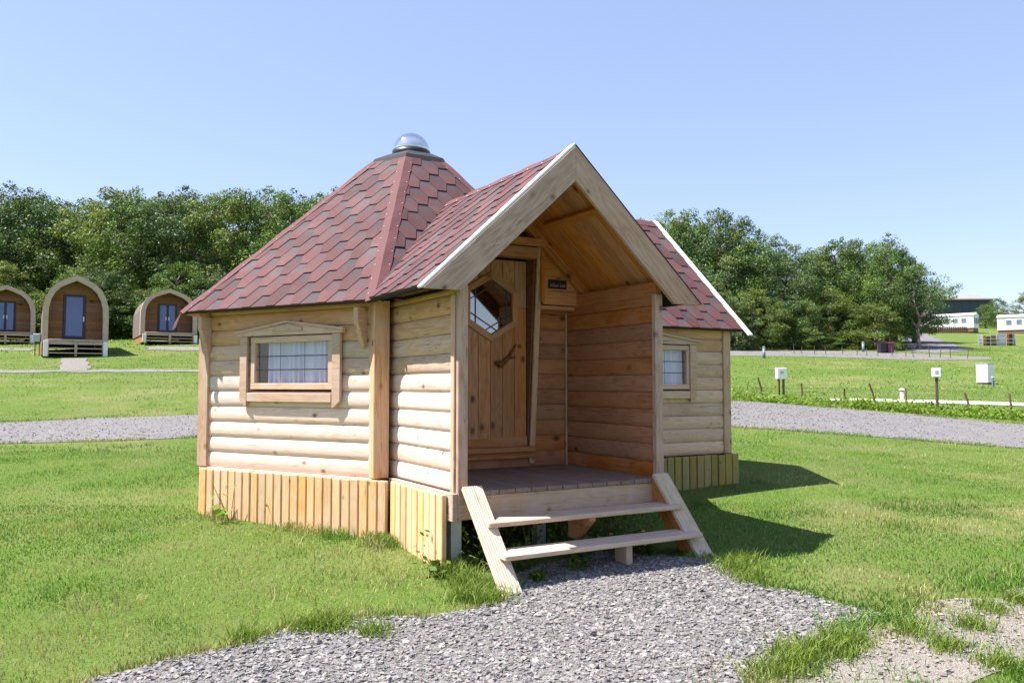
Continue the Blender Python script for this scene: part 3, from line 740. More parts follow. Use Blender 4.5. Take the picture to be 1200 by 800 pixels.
def uvmesh(name, V, F, UV, mat):
    me = bpy.data.meshes.new(name); me.from_pydata(V, [], F); me.update(); me.materials.append(mat)
    l = me.uv_layers.new(name='UVMap'); idx = np.empty(len(me.loops), np.int32); me.loops.foreach_get('vertex_index', idx)
    l.data.foreach_set('uv', np.array(UV, np.float32)[idx].ravel()); return me
FULL = [None]
NSH = [0]
def slope(O, sd_, td, regions, outline, single=True, jit=1):
    """O origin on eave, unit s along eave, t up the slope; regions convex polys (s,t) ccw; outline = slab polygons"""
    sd_ = Vector(sd_).normalized(); td = Vector(td).normalized(); n = sd_.cross(td)
    V = []; F = []
    for poly in outline:
        m = len(poly); o = len(V)
        for x, y in poly: V.append(O+sd_*x+td*y-n*.002)
        for x, y in poly: V.append(O+sd_*x+td*y-n*.024)
        F.append(tuple(range(o, o+m))); F.append(tuple(range(o+m, o+2*m))[::-1])
        for i in range(m): j = (i+1) % m; F.append((o+j, o+i, o+m+i, o+m+j))
    sp = pymesh('roof_slope', V, F, M['ceil'], cab); sp.data.materials.append(M['felt'])
    for f_ in sp.data.polygons:
        if abs(f_.normal.dot(n)) < .5: f_.material_index = 1
    allp = [p for r in regions for p in r]; x0 = min(p[0] for p in allp); x1 = max(p[0] for p in allp); y1 = max(p[1] for p in allp)
    base = frame(O, sd_, td); SV = []; SF = []; SU = []
    r = -1
    while r*E_ < y1:
        t0 = r*E_; k0 = int(math.floor((x0-PT)/PT)); k1 = int(math.ceil((x1+PT)/PT))
        for k in range(k0, k1+1):
            cx = (k+.5*(r % 2))*PT; tp = [(cx+x, t0+y) for x, y in tabpoly()]; A = poly_area(tp); pcs = []
            for reg in regions:
                q = clip_convex(tp, reg)
                if len(q) >= 3 and poly_area(q) > 2e-4: pcs.append(q)
            ar = sum(poly_area(q) for q in pcs)
            if not pcs: continue
            if single and ar > A*.36:
                NSH[0] += 1
                if ar > A*.999 and len(pcs) == 1:
                    if FULL[0] is None:
                        V, F, UV = tabgeom([tabpoly()], 0, 0, 0, 0); FULL[0] = uvmesh('shingle', V, F, UV, M['shingle'])
                    me = FULL[0]
                else:
                    V, F, UV = tabgeom(pcs, cx, t0, cx, t0); me = uvmesh('shingle', V, F, UV, M['shingle'])
                tilt = Matrix.Rotation(random.uniform(-.004, .008)*jit, 4, 'X') @ Matrix.Rotation(random.uniform(-.012, .012)*jit, 4, 'Z')
                link('shingle', me, None, sp, base @ Matrix.Translation((cx, t0, random.uniform(0, .002))) @ (tilt if me is FULL[0] else Matrix.Identity(4)))
            else:
                V, F, UV = tabgeom(pcs, cx, t0, 0, 0); o = len(SV); SV += V; SF += [tuple(o+i for i in f) for f in F]; SU += UV
        r += 1
    if SV:
        tag(link('shingles', uvmesh('shingles', SV, SF, SU, M['shingle']), None, sp, base), kind='stuff')
    return sp
ae, at_ = RE*math.cos(math.pi/6), RT*math.cos(math.pi/6); SLEN = math.hypot(ae-at_, ZT-ZE)
def mainface(deg, regions=None, single=True):
    n = hx(1, deg, 0); s = Vector((math.cos(math.radians(deg)), math.sin(math.radians(deg)), 0)); s = hx(1, deg+90, 0)
    O = n*ae+ZZ*ZE; td = (n*at_+ZZ*ZT)-O
    full = [(-RE/2, 0), (RE/2, 0), (RT/2, SLEN), (-RT/2, SLEN)]
    return slope(O, s, td, regions or [full], regions or [full], single)
mainface(-60); mainface(-120, single=False); mainface(60, single=False); mainface(120, single=False); mainface(180, single=False)
# porch roof meets the door face along two valleys
PRZ, PTIP, PTZ = 2.742, 1.13, 1.70; pm = (PRZ-PTZ)/PTIP
dz = (ZT-ZE)/(ae-at_); ur = ae-(PRZ-ZE)/dz; tr = (PRZ-ZE)/(ZT-ZE)*SLEN     # ridge meets main roof
mainface(0, [[(-RE/2, 0), (0, tr), (0, SLEN), (-RT/2, SLEN)], [(0, tr), (RE/2, 0), (RT/2, SLEN), (0, SLEN)]])
PE = 2.87
SL2 = math.hypot(PTIP, PRZ-PTZ); uv0 = ae-(PTZ-ZE)/dz
for sg in (-1, 1):
    O = c(PE, sg*PTIP, PTZ); td = c(0, -sg*PTIP, PRZ-PTZ)-c(0, 0, 0)
    s = -U if sg > 0 else U      # so that s x t points up
    if sg < 0: O = c(uv0, sg*PTIP, PTZ); reg = [((ur-uv0)*.05/SL2, .05), (PE-uv0, .05), (PE-uv0, SL2), (ur-uv0, SL2)]
    else: reg = [(0, .05), (PE-uv0+(uv0-ur)*.05/SL2, .05), (PE-ur, SL2), (0, SL2)]
    slope(O, s, td, [reg], [reg], single=(sg < 0))
# wing roof
WRZ, WEU, WEZ, WEV = 3.02, 1.40, 1.668, 3.12
wm = (WRZ-WEZ)/WEU; SL3 = math.hypot(WEU, WRZ-WEZ); vr_ = (ae-(WRZ-ZE)/dz)/.866; ve_ = (ae-(WEZ-ZE)/dz-.5*WEU)/.866
for sg in (1, -1):
    td = c(-sg*WEU, 0, WRZ-WEZ); O = c(sg*WEU, ve_, WEZ) if sg > 0 else c(sg*WEU, WEV, WEZ)
    s = Vv if sg > 0 else -Vv
    reg = [(0, 0), (WEV-ve_, 0), (WEV-ve_, SL3), (vr_-ve_, SL3)] if sg > 0 else [(0, 0), (WEV-ve_, 0), (WEV-vr_, SL3), (0, SL3)]
    slope(O, s, td, [reg], [reg], single=(sg > 0))
# caps along hips and ridges: folded red roll strips with pale nail heads
def cap(a, b, na, nb, w_=.068, lift=.016, nails=True, droop=0):
    a = Vector(a); b = Vector(b); d = (b-a).normalized(); L = (b-a).length; V = []; F = []; NV = []; NF = []
    sides = []
    for n in (na, nb):
        n = Vector(n).normalized(); q = d.cross(n).normalized(); other = Vector(nb if n == Vector(na).normalized() else na)
        if q.dot(other) > 0: q = -q
        sides.append((n, q))
    up = (sides[0][0]+sides[1][0]).normalized(); m = 22
    for i in range(m+1):
        p = a+d*L*i/m; wv = .003*math.sin(i*2.1); 
        V += [p+sides[0][1]*(w_+wv)+sides[0][0]*.014, p+up*(lift+.004*math.sin(i*1.3)), p+sides[1][1]*(w_-wv)+sides[1][0]*.014]
    for i in range(m):
        F += [(3*i, 3*i+1, 3*i+4, 3*i+3), (3*i+1, 3*i+2, 3*i+5, 3*i+4)]
    o = pymesh('roof_cap', V, F, M['roll'], cab)
    if nails:
        k = int(L/.19)
        for i in range(k):
            for (n, q) in sides:
                p = a+d*(L*(i+.5)/k)+q*(w_-.014)+n*.017; e = d*.0055; g = q*.0055; oo = len(NV)
                NV += [p-e, p+g, p+e, p-g, p+n*.003]; NF += [(oo, oo+1, oo+4), (oo+1, oo+2, oo+4), (oo+2, oo+3, oo+4), (oo+3, oo, oo+4)]
        tag(pymesh('nail_heads', NV, NF, M['white'], o), kind='stuff')
    return o
def fn(deg): n = hx(1, deg, 0); td = (n*at_+ZZ*ZT)-(n*ae+ZZ*ZE); return hx(1, deg+90, 0).cross(td).normalized()
for d in (-30, -90, -150, 150, 90, 30):
    cap(hx(RE+.006, d, ZE-.006), hx(RT, d, ZT), fn(d-30), fn(d+30))
np_ = [Vector((sg*pm, 0, 1)).normalized() for sg in (-1, 1)]
cap(c(ur+.02, 0, PRZ), c(PE-.005, 0, PRZ), np_[0], np_[1], nails=True, w_=.09, lift=.014)
nw = [Vector((0, -sg*wm, 1)).normalized() for sg in (1, -1)]
cap(c(0, vr_+.1, WRZ), c(0, WEV-.005, WRZ), nw[0], nw[1], nails=False, w_=.10)
# drooping loose end of the far-left hip strip
fl = hx(RE+.004, -90, ZE-.006); od = hx(1, -90, 0); sd2 = hx(1, 0, 0)
pymesh('cap_flap', [fl-sd2*.05, fl+sd2*.02+ZZ*.01, fl+od*.045-ZZ*.13+sd2*.01, fl+od*.07-ZZ*.145-sd2*.02, fl+od*.035-ZZ*.06-sd2*.045], [(0, 1, 2, 3, 4)], M['roll'], cab)
# eave fascia strips in dark under shingles are formed by the slabs; barge boards and white verge trims
def barge(plane, tips, apex, depthz, w_bot, mat, thick, axis):
    pass
BZ = .245                                    # vertical depth of the barge board
for sg in (-1, 1):
    z_tip = PTZ-.012; zb_ = z_tip
    top = [(0, PRZ+.012), (sg*(PTIP+.012), PRZ+.012-pm*(PTIP+.012))]
    tipz = top[1][1]
    # lower edge parallel, cut level at the tip
    xin = sg*(PRZ+.012-BZ-tipz)/pm
    poly = [top[0], top[1], (xin, tipz), (0, PRZ+.012-BZ)]
    if sg < 0: poly = poly[::-1]
    L_ = math.hypot(PTIP, pm*PTIP); d = Vector((sg*PTIP, 0, -pm*PTIP)).normalized(); Y = Vector((-d.z, 0, d.x)); 
    if d.cross(Y).dot(U) < 0: Y = -Y
    P3 = [Vector((x, 0, z_)) for x, z_ in poly]
    pts = [(p.dot(d), p.dot(Y)) for p in P3]
    prism('barge_board', M['barge'], cab, c(PE, 0, 0), d, Y, pts, .032, .003)
    # white strip lying on the roof edge
    e0 = c(PE+.0, 0, PRZ+.026); e1 = c(PE+.0, sg*(PTIP+.02), PRZ+.026-pm*(PTIP+.02))
    if sg < 0: beam('verge_trim', M['white'], cab, e0-U*.005, e1-U*.005, Vector((sg*pm, 0, 1)), .062, .016, .002)
    else: beam('verge_trim', M['felt'], cab, e0-U*.005, e1-U*.005, Vector((sg*pm, 0, 1)), .062, .008, .001)
for sg in (1, -1):
    e0 = c(0, WEV+.012, WRZ+.02); e1 = c(sg*(WEU+.08), WEV+.012, WRZ+.02-wm*(WEU+.08))
    beam('verge_trim', M['white'], cab, e0, e1, Vector((0, -sg*wm, 1)), .055, .02, .002)
    beam('barge_board', M['white'], cab, e0+Vv*.03-ZZ*.085, e1+Vv*.03-ZZ*.085+Vector((0, sg*.14, .14)), Vector((0, -sg*wm, 1)), .022, .12, .002)
# porch ceiling lining: boards running down the slope
for sg in (-1, 1):
    d = Vector((sg*PTIP, 0, -(PRZ-PTZ))).normalized(); nn_ = Vector((sg*pm, 0, 1)).normalized()
    cl = beam('ceiling', M['dark_in'], cab, c((1.76+PE)/2, 0, PRZ)-nn_*.036+d*.05, c((1.76+PE)/2, 0, PRZ)-nn_*.036+d*1.48, nn_, PE-1.78, .008, 0)
    k = 0; u0 = 1.76
    while u0 < PE-.03:
        w_ = min(.098, PE-.004-u0)
        beam('ceiling_board', M['ceil'], cl, c(u0+w_/2, 0, PRZ)-nn_*.050+d*.04, c(u0+w_/2, 0, PRZ)-nn_*.050+d*(1.24 if sg > 0 else 1.24), nn_, w_-.004, .016, .003)
        u0 += .098
    beam('ceiling_edge', M['ceil'], cab, c(1.795, 0, PRZ)-nn_*.073+d*.02, c(1.795, 0, PRZ)-nn_*.073+d*1.22, nn_, .055, .028, .003)
    pz = c(0, 0, PRZ)-nn_*.085+d*.47
    beam('purlin', M['ceil'], cab, Vector((pz.x, -2.05, pz.z)), Vector((pz.x, -2.84, pz.z)), nn_, .06, .05, .004)
    wp = c(0, sg*(PW-.03), 0); zt_ = PRZ-.036*1.39-pm*(PW)-.05
    board('wall_plate', M['porch'], cab, c(PB+.1, sg*(PW-.03)-.03, ZW+.03), U, Vv, PF-PB-.11, .06, max(.02, zt_-ZW-.02), .003) if U.cross(Vv).z > 0 else board('wall_plate', M['porch'], cab, c(PB+.1, sg*(PW-.03)+.03, ZW+.03), U, -Vv, PF-PB-.11, .06, max(.02, zt_-ZW-.02), .003)
# roof top: felt collar and shiny cowl
V = []; F = []
for R, z_ in ((RT+.03, ZT-.035), (RT-.02, ZT+.045), (.235, ZT+.115), (.2, ZT+.125)):
    for k in range(6): V.append(hx(R*(1+.02*math.sin(k*3)), -30-60*k, z_+.006*math.cos(k*2.3)))
for j in range(3):
    for k in range(6): F.append((j*6+(k+1) % 6, j*6+k, (j+1)*6+k, (j+1)*6+(k+1) % 6))
F.append(tuple(18+k for k in range(6))[::-1]); col_ = pymesh('roof_collar', V, F, M['felt'], cab)
cw = lathe('vent_cowl', M['navy'], cab, [(.165, ZT+.10), (.19, ZT+.125), (.19, ZT+.165), (.175, ZT+.17)], 36); cw['label'] = 'shiny clear dome over the roof vent'
M['dome'] = glass('clear_dome', (.75, .8, .86), .62, .05)
pr = [(.186*math.cos(a), ZT+.165+.19*math.sin(a)) for a in np.linspace(0, math.pi/2-.02, 12)]
lathe('dome', M['dome'], cw, pr, 36); lathe('glint_fill', M['white'], cw, [(.15, ZT+.16), (.15, ZT+.21), (.11, ZT+.27), (0.01, ZT+.30)], 28)  # white filler added inside the dome, stands in for its bright glints
print('SHINGLES', NSH[0])

# ---------------------------------------------------------------- other things of the site
def bxp(name, mat, root, ctr, size, bev=.01):
    return board(name, M[mat] if isinstance(mat, str) else mat, root, Vector(ctr)-Vector(size)/2, (1, 0, 0), (0, 1, 0), size[0], size[1], size[2], bev)
# camping pods
def pod(pxx, dep, yaw, doors, label, wscale=.86, hs=1.):
    x, y, zg = at(pxx, dep); face = math.atan2(-x, y)         # front (-Y local) looks at the camera, plus yaw
    r = empty('camping_pod', (x, y, zg), -math.atan2(x, y)+yaw); tag(r, label, 'camping pod', 'arched camping pods below the wood'); r.scale = (1, 1, hs)
    half = [(0, 3.38), (.42, 3.22), (.83, 3.03), (1.12, 2.78), (1.33, 2.42), (1.44, 2.0), (1.46, 1.5), (1.46, .42)]
    prof = [(-a*wscale, b) for a, b in half[::-1]]+[(a*wscale, b) for a, b in half[1:]]
    def inset(t_): 
        cc = Vector((0, 1.7)); out = []
        for a, b in prof:
            s = a*(1-t_/1.46/wscale); zz_ = b-t_*1.1*max(0, (b-1.5)/1.9) if b > .5 else b
            out.append((s, zz_))
        return out
    def shell(name, mat, y0, y1, outer, inner, z=0):
        V = []; F = []; n = len(outer)
        for yy in (y0, y1):
            for a, b in outer: V.append((a, yy, b))
            for a, b in inner: V.append((a, yy, b))
        for i in range(n-1):
            F += [(i, i+1, 2*n+i+1, 2*n+i), (n+i+1, n+i, 3*n+i, 3*n+i+1), (i+1, i, n+i, n+i+1), (2*n+i, 2*n+i+1, 3*n+i+1, 3*n+i)]
        F += [(0, 2*n, 3*n, n), (n-1, 2*n-1, 4*n-1, 3*n-1)]
        o = pymesh(name, V, F, mat, r); bm = bmesh.new(); bm.from_mesh(o.data); bmesh.ops.recalc_face_normals(bm, faces=bm.faces); bm.to_mesh(o.data); bm.free(); return o
    shell('rim', M['podrim'], -1.1, -.86, prof, inset(.22))
    shell('shell', M['podshingle'], -.86, 3.2, inset(.05), inset(.20))
    wl = inset(.205)
    fw = pymesh('front_wall', [(a, -.25, b) for a, b in wl], [tuple(range(len(wl)))[::-1]], M['dark_in'], r)
    bw2 = pymesh('back_wall', [(a, 3.1, b) for a, b in wl], [tuple(range(len(wl)))], M['podwood'], r)
    z_ = .62
    while z_ < 3.08:                                           # horizontal cladding boards, clipped to the arch
        def hw(zq):
            for (a0, b0), (a1, b1) in zip(half[:-1], half[1:]):
                if b1 <= zq <= b0: return (a0+(a1-a0)*(b0-zq)/max(b0-b1, 1e-6))*wscale*.87-.02
            return .0
        h0, h1 = hw(z_+.18), hw(z_+.30)
        if h0 > .05: prism('board', M['podwood'], fw, (0, -.262, z_), (1, 0, 0), (0, 0, 1), [(-h0, 0), (h0, 0), (max(h1, .02), .134), (-max(h1, .02), .134)], .022)
        z_ += .139
    # door(s)
    dw, dh, dx = (.86, 1.9, -.03) if doors == 1 else (.92, 1.8, .0)
    d0 = bxp('door', 'navy', r, (dx, -.31, .70+dh/2), (dw, .05, dh))
    k = doors; pw = (dw-.14*(k+1)*.8)/k
    for i in range(k):
        cx = dx-dw/2+.11+pw/2+i*(pw+.12)
        bxp('pane', 'podglass', d0, (cx, -.34, .70+dh/2), (pw, .012, dh-.2), 0); bxp('pane_backing', 'podblue', d0, (cx, -.3365, .70+dh/2), (pw, .002, dh-.2), 0)
        hx_ = dx+dw/2-.07 if k == 1 else dx+(.07 if i else -.07)
        bxp('handle', 'white', d0, (hx_, -.355, 1.55), (.05, .03, .22), .004)
    bxp('lamp', 'black', r, (.72*wscale, -.31, 2.35), (.16, .06, .08))
    # deck with beam, rails and white corner stubs
    bxp('deck', 'deck', r, (0, -.85, .52), (2.72*wscale, 1.2, .08)); bxp('deck_beam', 'podrim', r, (0, -1.42, .49), (2.6*wscale, .06, .22))
    for i in (-1, 0, 1): bxp('post', 'podrim', r, (i*1.22*wscale, -1.44, .19), (.1, .1, .62))
    for zq in (.22, .02): bxp('step_rail', 'podrim', r, (0, -1.52 if zq < .1 else -1.46, zq), (2.46*wscale, .12, .05))
    for i in (-1, 1): bxp('corner_stub', 'white', r, (i*1.3*wscale, -1.53, .20), (.17, .12, .66 if dep < 38 else .5))
    for i in (-1, 1): 
        bxp('skid', 'podwood', r, (i*1.15, 1.0, .2), (.2, 4.2, .5))
    return r
pod(86, 36, math.radians(3), 1, 'arched wooden camping pod with single pale glass door and gravel path')
pod(194, 42.5, math.radians(7), 2, 'arched wooden camping pod with narrow double glass doors, beside the eave', .92, .80)
pod(4, 42.5, math.radians(2), 2, 'arched wooden camping pod with its left half cut off', .9, .86)
def meter(pxx, py_base, dep, hpost, bw__, bh, label, legs=1):
    x, y, zg = at(pxx, dep); r = empty('meter_post', (x, y, zg), random.uniform(-.3, .2)); tag(r, label, 'meter box')
    b = bxp('box', 'white', r, (0, 0, hpost+bh/2), (bw__, bw__*.6, bh), .012); bxp('dial', 'greypanel', b, (-bw__*.05, -bw__*.31, hpost+bh*.6), (bw__*.35, .01, bh*.3), .002)
    for i in range(legs): bxp('post', 'stake', r, ((i-(legs-1)/2)*.16, 0, hpost/2-.1), (.06, .06, hpost+.2), .006)
meter(915, 465, 27, .56, .32, .36, 'white meter box on two short wooden legs in the field', 2)
meter(1097, 483, 20, .84, .19, .22, 'small white meter box on a single tall thin post', 1)
x, y, zg = at(43, 35.5); r = empty('meter_post', (x, y, zg), .1); tag(r, 'pale box on thin stand beside the single-door pod', 'meter box')
bxp('box', 'greypanel', r, (0, 0, .78), (.30, .2, .34)); [bxp('post', 'stake', r, (s*.09, 0, .3), (.03, .03, .62), .004) for s in (-1, 1)]
# utility cabinet, tap post, low lamp
x, y, zg = at(1154, 44); r = empty('utility_cabinet', (x, y, zg), .55); tag(r, 'white metal utility cabinet standing on the open lawn', 'cabinet')
bxp('body', 'white', r, (0, 0, .58), (.62, .62, 1.0), .015); bxp('plinth', 'stake', r, (0, 0, .04), (.54, .54, .12)); bxp('roof', 'greypanel', r, (0, 0, 1.095), (.66, .66, .03), .005); bxp('vent', 'greypanel', r, (.313, 0, .9), (.008, .3, .12), .002)
x, y, zg = at(1163, 40); r = empty('tap_post', (x, y, zg)); tag(r, 'short grey standpipe post near the utility cabinet', 'standpipe')
bxp('post', 'bluegrey', r, (0, 0, .22), (.09, .09, .5)); bxp('tap', 'metal', r, (0, -.08, .36), (.04, .1, .04), .004); bxp('cap', 'white', r, (0, 0, .49), (.11, .11, .05))
x, y, zg = at(1056, 25); r = empty('path_lamp', (x, y, zg)); tag(r, 'small white lamp post behind the pale kerb strip', 'lamp post')
lathe('stem', M['white'], r, [(.05, -.1), (.05, .27), (.03, .27)], 12); lathe('cap', M['black'], r, [(.05, .27), (.05, .31), (.02, .31)], 12); lathe('hood', M['white'], r, [(.085, .31), (.085, .34), (.03, .37)], 12)
# bollards and bins by the lane
for pxx, dep, lb in ((895.5, 74, 'blue grey bollard beside the lane in front of the dark wood'), (1012, 84, 'blue grey bollard on the grass beside the wheelie bins')):
    x, y, zg = at(pxx, dep); r = empty('bollard', (x, y, zg)); tag(r, lb, 'bollard', 'bollards along the lane')
    lathe('stem', M['bluegrey'], r, [(.13, -.1), (.13, .78), (.10, .78)], 14); lathe('band', M['white'], r, [(.132, .80), (.132, .86), (.1, .86)], 14); lathe('head', M['bluegrey'], r, [(.13, .86), (.13, 1.0), (.07, 1.06), (.01, 1.07)], 14)
def wheelie(pxx, dep, mat, lb):
    x, y, zg = at(pxx, dep); r = empty('wheelie_bin', (x, y, zg), random.uniform(-.1, .1)); tag(r, lb, 'wheelie bin', 'wheelie bins by the lane')
    V = [(-.26, -.30, .05), (.26, -.30, .05), (.26, .26, .05), (-.26, .26, .05), (-.34, -.40, 1.0), (.34, -.40, 1.0), (.34, .38, 1.0), (-.34, .38, 1.0)]
    pymesh('body', V, [(3, 2, 1, 0), (4, 5, 6, 7), (0, 1, 5, 4), (1, 2, 6, 5), (2, 3, 7, 6), (3, 0, 4, 7)], M[mat], r)
    prism('lid', M[mat], r, (-.36, 0, 1.005), (0, 1, 0), (0, 0, 1), [(-.43, 0), (.42, 0), (.42, .05), (.1, .10), (-.38, .04)], .72)
    bxp('handle', mat, r, (0, .45, .96), (.5, .05, .05))
    for s in (-1, 1):
        o = lathe('wheel', M['black'], r, [(.1, -.03), (.1, .03), (.03, .03)], 14); o.matrix_basis = frame((s*.3, .30, .1), (0, 1, 0), (0, 0, 1))
wheelie(1034, 82, 'black', 'black wheelie bin standing by the lane'); wheelie(1042.6, 82, 'maroon', 'maroon wheelie bin standing by the lane')
# hedge stakes
def stake(x, y, h, lean, leany, r0, label, group, name='fence_stake'):
    zg = g1(x, y); V = []; F = []; p0 = Vector((0, 0, -.15)); p1 = Vector((lean*.45, leany*.4, h*.5)); p2 = Vector((lean, leany, h))
    tube(V, F, p0, p1, r0, r0*.95, 7); tube(V, F, p1, p2, r0*.95, r0*.8, 7)
    o = pymesh(name, V, F, M['stake']); o.location = (x, y, zg); tag(o, label, 'stake', group)
for (bx, by, tx, ty, dep, lb) in ((873, 469, 878, 447, 22, 'thin pale cane leaning beside the road'), (895, 468, 888, 442, 22, 'dark stake leaning over its foot, near the two-legged meter box'),
        (940.5, 469, 939, 449, 22, 'reddish dark stake topped by a green shoot'), (990, 472.5, 989, 455, 21.5, 'short dark stake where the kerb strip begins'), (1026, 470.5, 1018, 449, 21.5, 'dark stake leaning sharply beside the kerb strip'),
        (1062, 478, 1062.5, 455, 20.5, 'thin upright stake beside the small white lamp'), (1138, 484, 1132, 460, 19.5, 'dark leaning stake in front of the utility cabinet'), (1186, 487, 1184, 461, 19, 'upright grey stake near the utility cabinet')):
    x, y = gp(bx, by); y = min(y, 26); sc = y/FPX
    stake(x*(y/max(y, 1e-6)), y, (by-ty)*sc, (tx-bx)*sc, random.uniform(-.05, .05), .028 if bx > 880 else .014, lb, 'stakes along the road verge')
for k in range(15):
    bx = 928+k*14.5+random.uniform(-4, 4); x, y = gp(bx, 414+k*.45); h = random.uniform(.7, 1.15)
    stake(x, y, h, random.uniform(-.12, .12), 0, .035, 'thin wooden stake in the far row along the lane', 'stakes along the far lane', 'lane_stake')
# static caravans on the rise
def caravan(pxx, dep, L, yaw, mat, lb, wpx=None):
    x, y, zg = at(pxx, dep); r = empty('static_caravan', (x, y, zg), yaw); tag(r, lb, 'caravan', 'static caravans on the rise')
    W = 3.4
    bxp('body', mat, r, (0, 0, 1.75), (W, L, 2.3), .05); bxp('skirting', 'brownfence', r, (0, 0, .25), (W-.2, L-.2, .7), .02)
    prism('roof', M['caravan_roof'], r, (-W/2-.12, L/2+.1, 2.9), (1, 0, 0), (0, 0, 1), [(0, 0), (W+.24, 0), (W/2+.12, .55)], L+.2)
    prism('gable_panel', M[mat], r, (-W/2, -L/2-.06, 2.86), (1, 0, 0), (0, 0, 1), [(0, 0), (W, 0), (W/2, .5)], .05)
    for i, (cx, ww) in enumerate(((-1.15, .7), (0, 1.1), (1.15, .7))):
        f = bxp('window', 'white', r, (cx, -L/2-.03, 1.95), (ww+.1, .05, 1.15)); bxp('pane', 'bluegrey', f, (cx, -L/2-.06, 1.95), (ww, .02, 1.05), 0)
    for sx in (-1, 1):
        for k in range(4):
            cy = -L/2+1.6+k*(L-2.6)/3.5; f = bxp('window', 'white', r, (sx*(W/2+.02), cy, 2.0), (.05, .95, .95)); bxp('pane', 'bluegrey', f, (sx*(W/2+.05), cy, 2.0), (.02, .8, .8), 0)
    return r
caravan(1077, 160, 5.5, .6, 'caravan_green', 'pale green caravan with dark front windows under the trees')
caravan(1119, 150, 7.4, .82, 'caravan', 'white caravan with long side and gabled bay front, below the dark shed')
caravan(1202, 145, 8, .95, 'caravan', 'white caravan beyond the panel enclosure, partly cut off')
# brown fence in front of the caravans
x, y, zg = at(1110, 147); r = empty('picket_fence', (x, y, zg), .0); tag(r, 'low brown board fence below the white caravan', 'fence')
bxp('rail', 'brownfence', r, (0, .04, .7), (10, .06, .1))
for k in range(26): bxp('board', 'brownfence', r, (-4.9+k*.39, 0, .55), (.33, .03, 1.2+random.uniform(-.05, .05)), .005)
# big shed behind
x, y, zg = at(1097, 225); r = empty('farm_shed', (x, y, zg), -.06); tag(r, 'large dark clad shed with pale low roof behind the caravans', 'shed')
bxp('wall', 'shed_wall', r, (-6, 0, 2.0), (34, 18, 7.0)); prism('roof', M['shed_roof'], r, (12, -9.6, 5.45), (0, 1, 0), (0, 0, 1), [(0, 0), (19.2, 0), (9.6, 2.6)], -36 if False else .001) if False else None
V = [(-24, -9.8, 5.3), (11.8, -9.8, 5.3), (11.8, 0, 7.3), (-24, 0, 7.3), (-24, 9.8, 5.3), (11.8, 9.8, 5.3)]; pymesh('roof', V+[(a, b, z_-.25) for a, b, z_ in V], [(0, 1, 2, 3), (3, 2, 5, 4), (7, 6, 9, 8), (8, 9, 10, 11), (0, 6, 7, 1), (1, 7, 8, 2), (2, 8, 11, 5), (5, 11, 10, 4), (4, 10, 9, 3), (3, 9, 6, 0)], M['shed_roof'], r)
for k in range(17): bxp('cladding_panel', 'shed_wall', r, (-22+k*2.0, -9.03, 2.0), (1.9, .06, 7.0), .02)
# enclosure made of odd panels
x, y, zg = at(1169, 98); r = empty('panel_enclosure', (x, y, zg), -.05); tag(r, 'open pen of white, red, grey and dark panels on the grass', 'enclosure')
for cx, ww, hh, mat in ((-1.9, .5, 1.25, 'caravan'), (-1.42, .32, 1.2, 'red'), (-1.0, .5, 1.1, 'black'), (-.35, .7, 1.2, 'brownfence'), (.55, 1.05, 1.45, 'greypanel'), (1.3, .3, 1.4, 'red'), (1.65, .42, 1.4, 'black'), (1.98, .2, 1.4, 'bluegrey')):
    bxp('panel', mat, r, (cx, 0, hh/2), (ww-.03, .06, hh))
for zq in (.35, .8): bxp('rail', 'greypanel', r, (0, -.08, zq), (4.3, .05, .06))
for cx in (-2.15, -.05, 2.12): bxp('post', 'greypanel', r, (cx, -.03, .6), (.08, .08, 1.4))

# ---------------------------------------------------------------- trees
def crown_mesh(seed, H=10., R=3.3, base=.8, ncl=95, nl=230, leaf=.135, airy=0.):
    r = np.random.default_rng(seed); P = []; T = []; Nn = []; k = 0
    while k < ncl:
        t = r.random()**.85; ang = r.random()*2*math.pi
        zf = t; prof = math.sin(math.pi*min(.12+.86*zf, 1.))**.62*(1.02-.25*zf)
        rad = R*prof*(.35+.65*r.random()**.45)
        lob = 1+.22*math.sin(3*ang+seed)+.12*math.sin(5*ang+2*seed+4*zf)
        cpt = np.array([rad*lob*math.cos(ang), rad*lob*math.sin(ang), base+(H-base-.4)*zf])
        cr = r.uniform(.45, 1.05)*(1-.3*zf)*(R/3.3)**.5
        if r.random() < .16: cpt = cpt*np.array([1.22, 1.22, 1.0])+np.array([0, 0, r.uniform(-.2, .55)]); cr *= .55
        n = int(nl*(cr/.75)**1.6*r.uniform(.7, 1.25)*(1-airy))
        d = r.normal(size=(n, 3)); d /= np.linalg.norm(d, axis=1)[:, None]
        q = d*(cr*(.45+.65*r.random((n, 1))**.6))*np.array([1.15, 1.15, .75]); q[:, 2] -= .12*cr*np.abs(q[:, 0])
        P.append(cpt+q); Nn.append(d*.7+np.array([0, 0, .5])+r.normal(size=(n, 3))*.55)
        hue = r.uniform(-1, 1); br = r.uniform(.68, 1.4)
        base_t = np.array([1+.20*hue, 1+.05*hue, 1-.12*hue])*br
        T.append(base_t*r.uniform(.75, 1.28, (n, 1))); k += 1
    P = np.vstack(P); T = np.vstack(T); Nn = np.vstack(Nn); Nn /= np.linalg.norm(Nn, axis=1)[:, None]; n = len(P)
    a = np.cross(Nn, r.normal(size=(n, 3))); a /= np.linalg.norm(a, axis=1)[:, None]; b = np.cross(Nn, a)
    sz = leaf*r.uniform(.6, 1.35, (n, 1)); l_ = sz*.62; w_ = sz*.36
    V = np.stack([P-a*l_, P+b*w_+Nn*sz*.1, P+a*l_, P-b*w_+Nn*sz*.1], 1).reshape(-1, 3)
    return V, np.repeat(T, 4, 0)
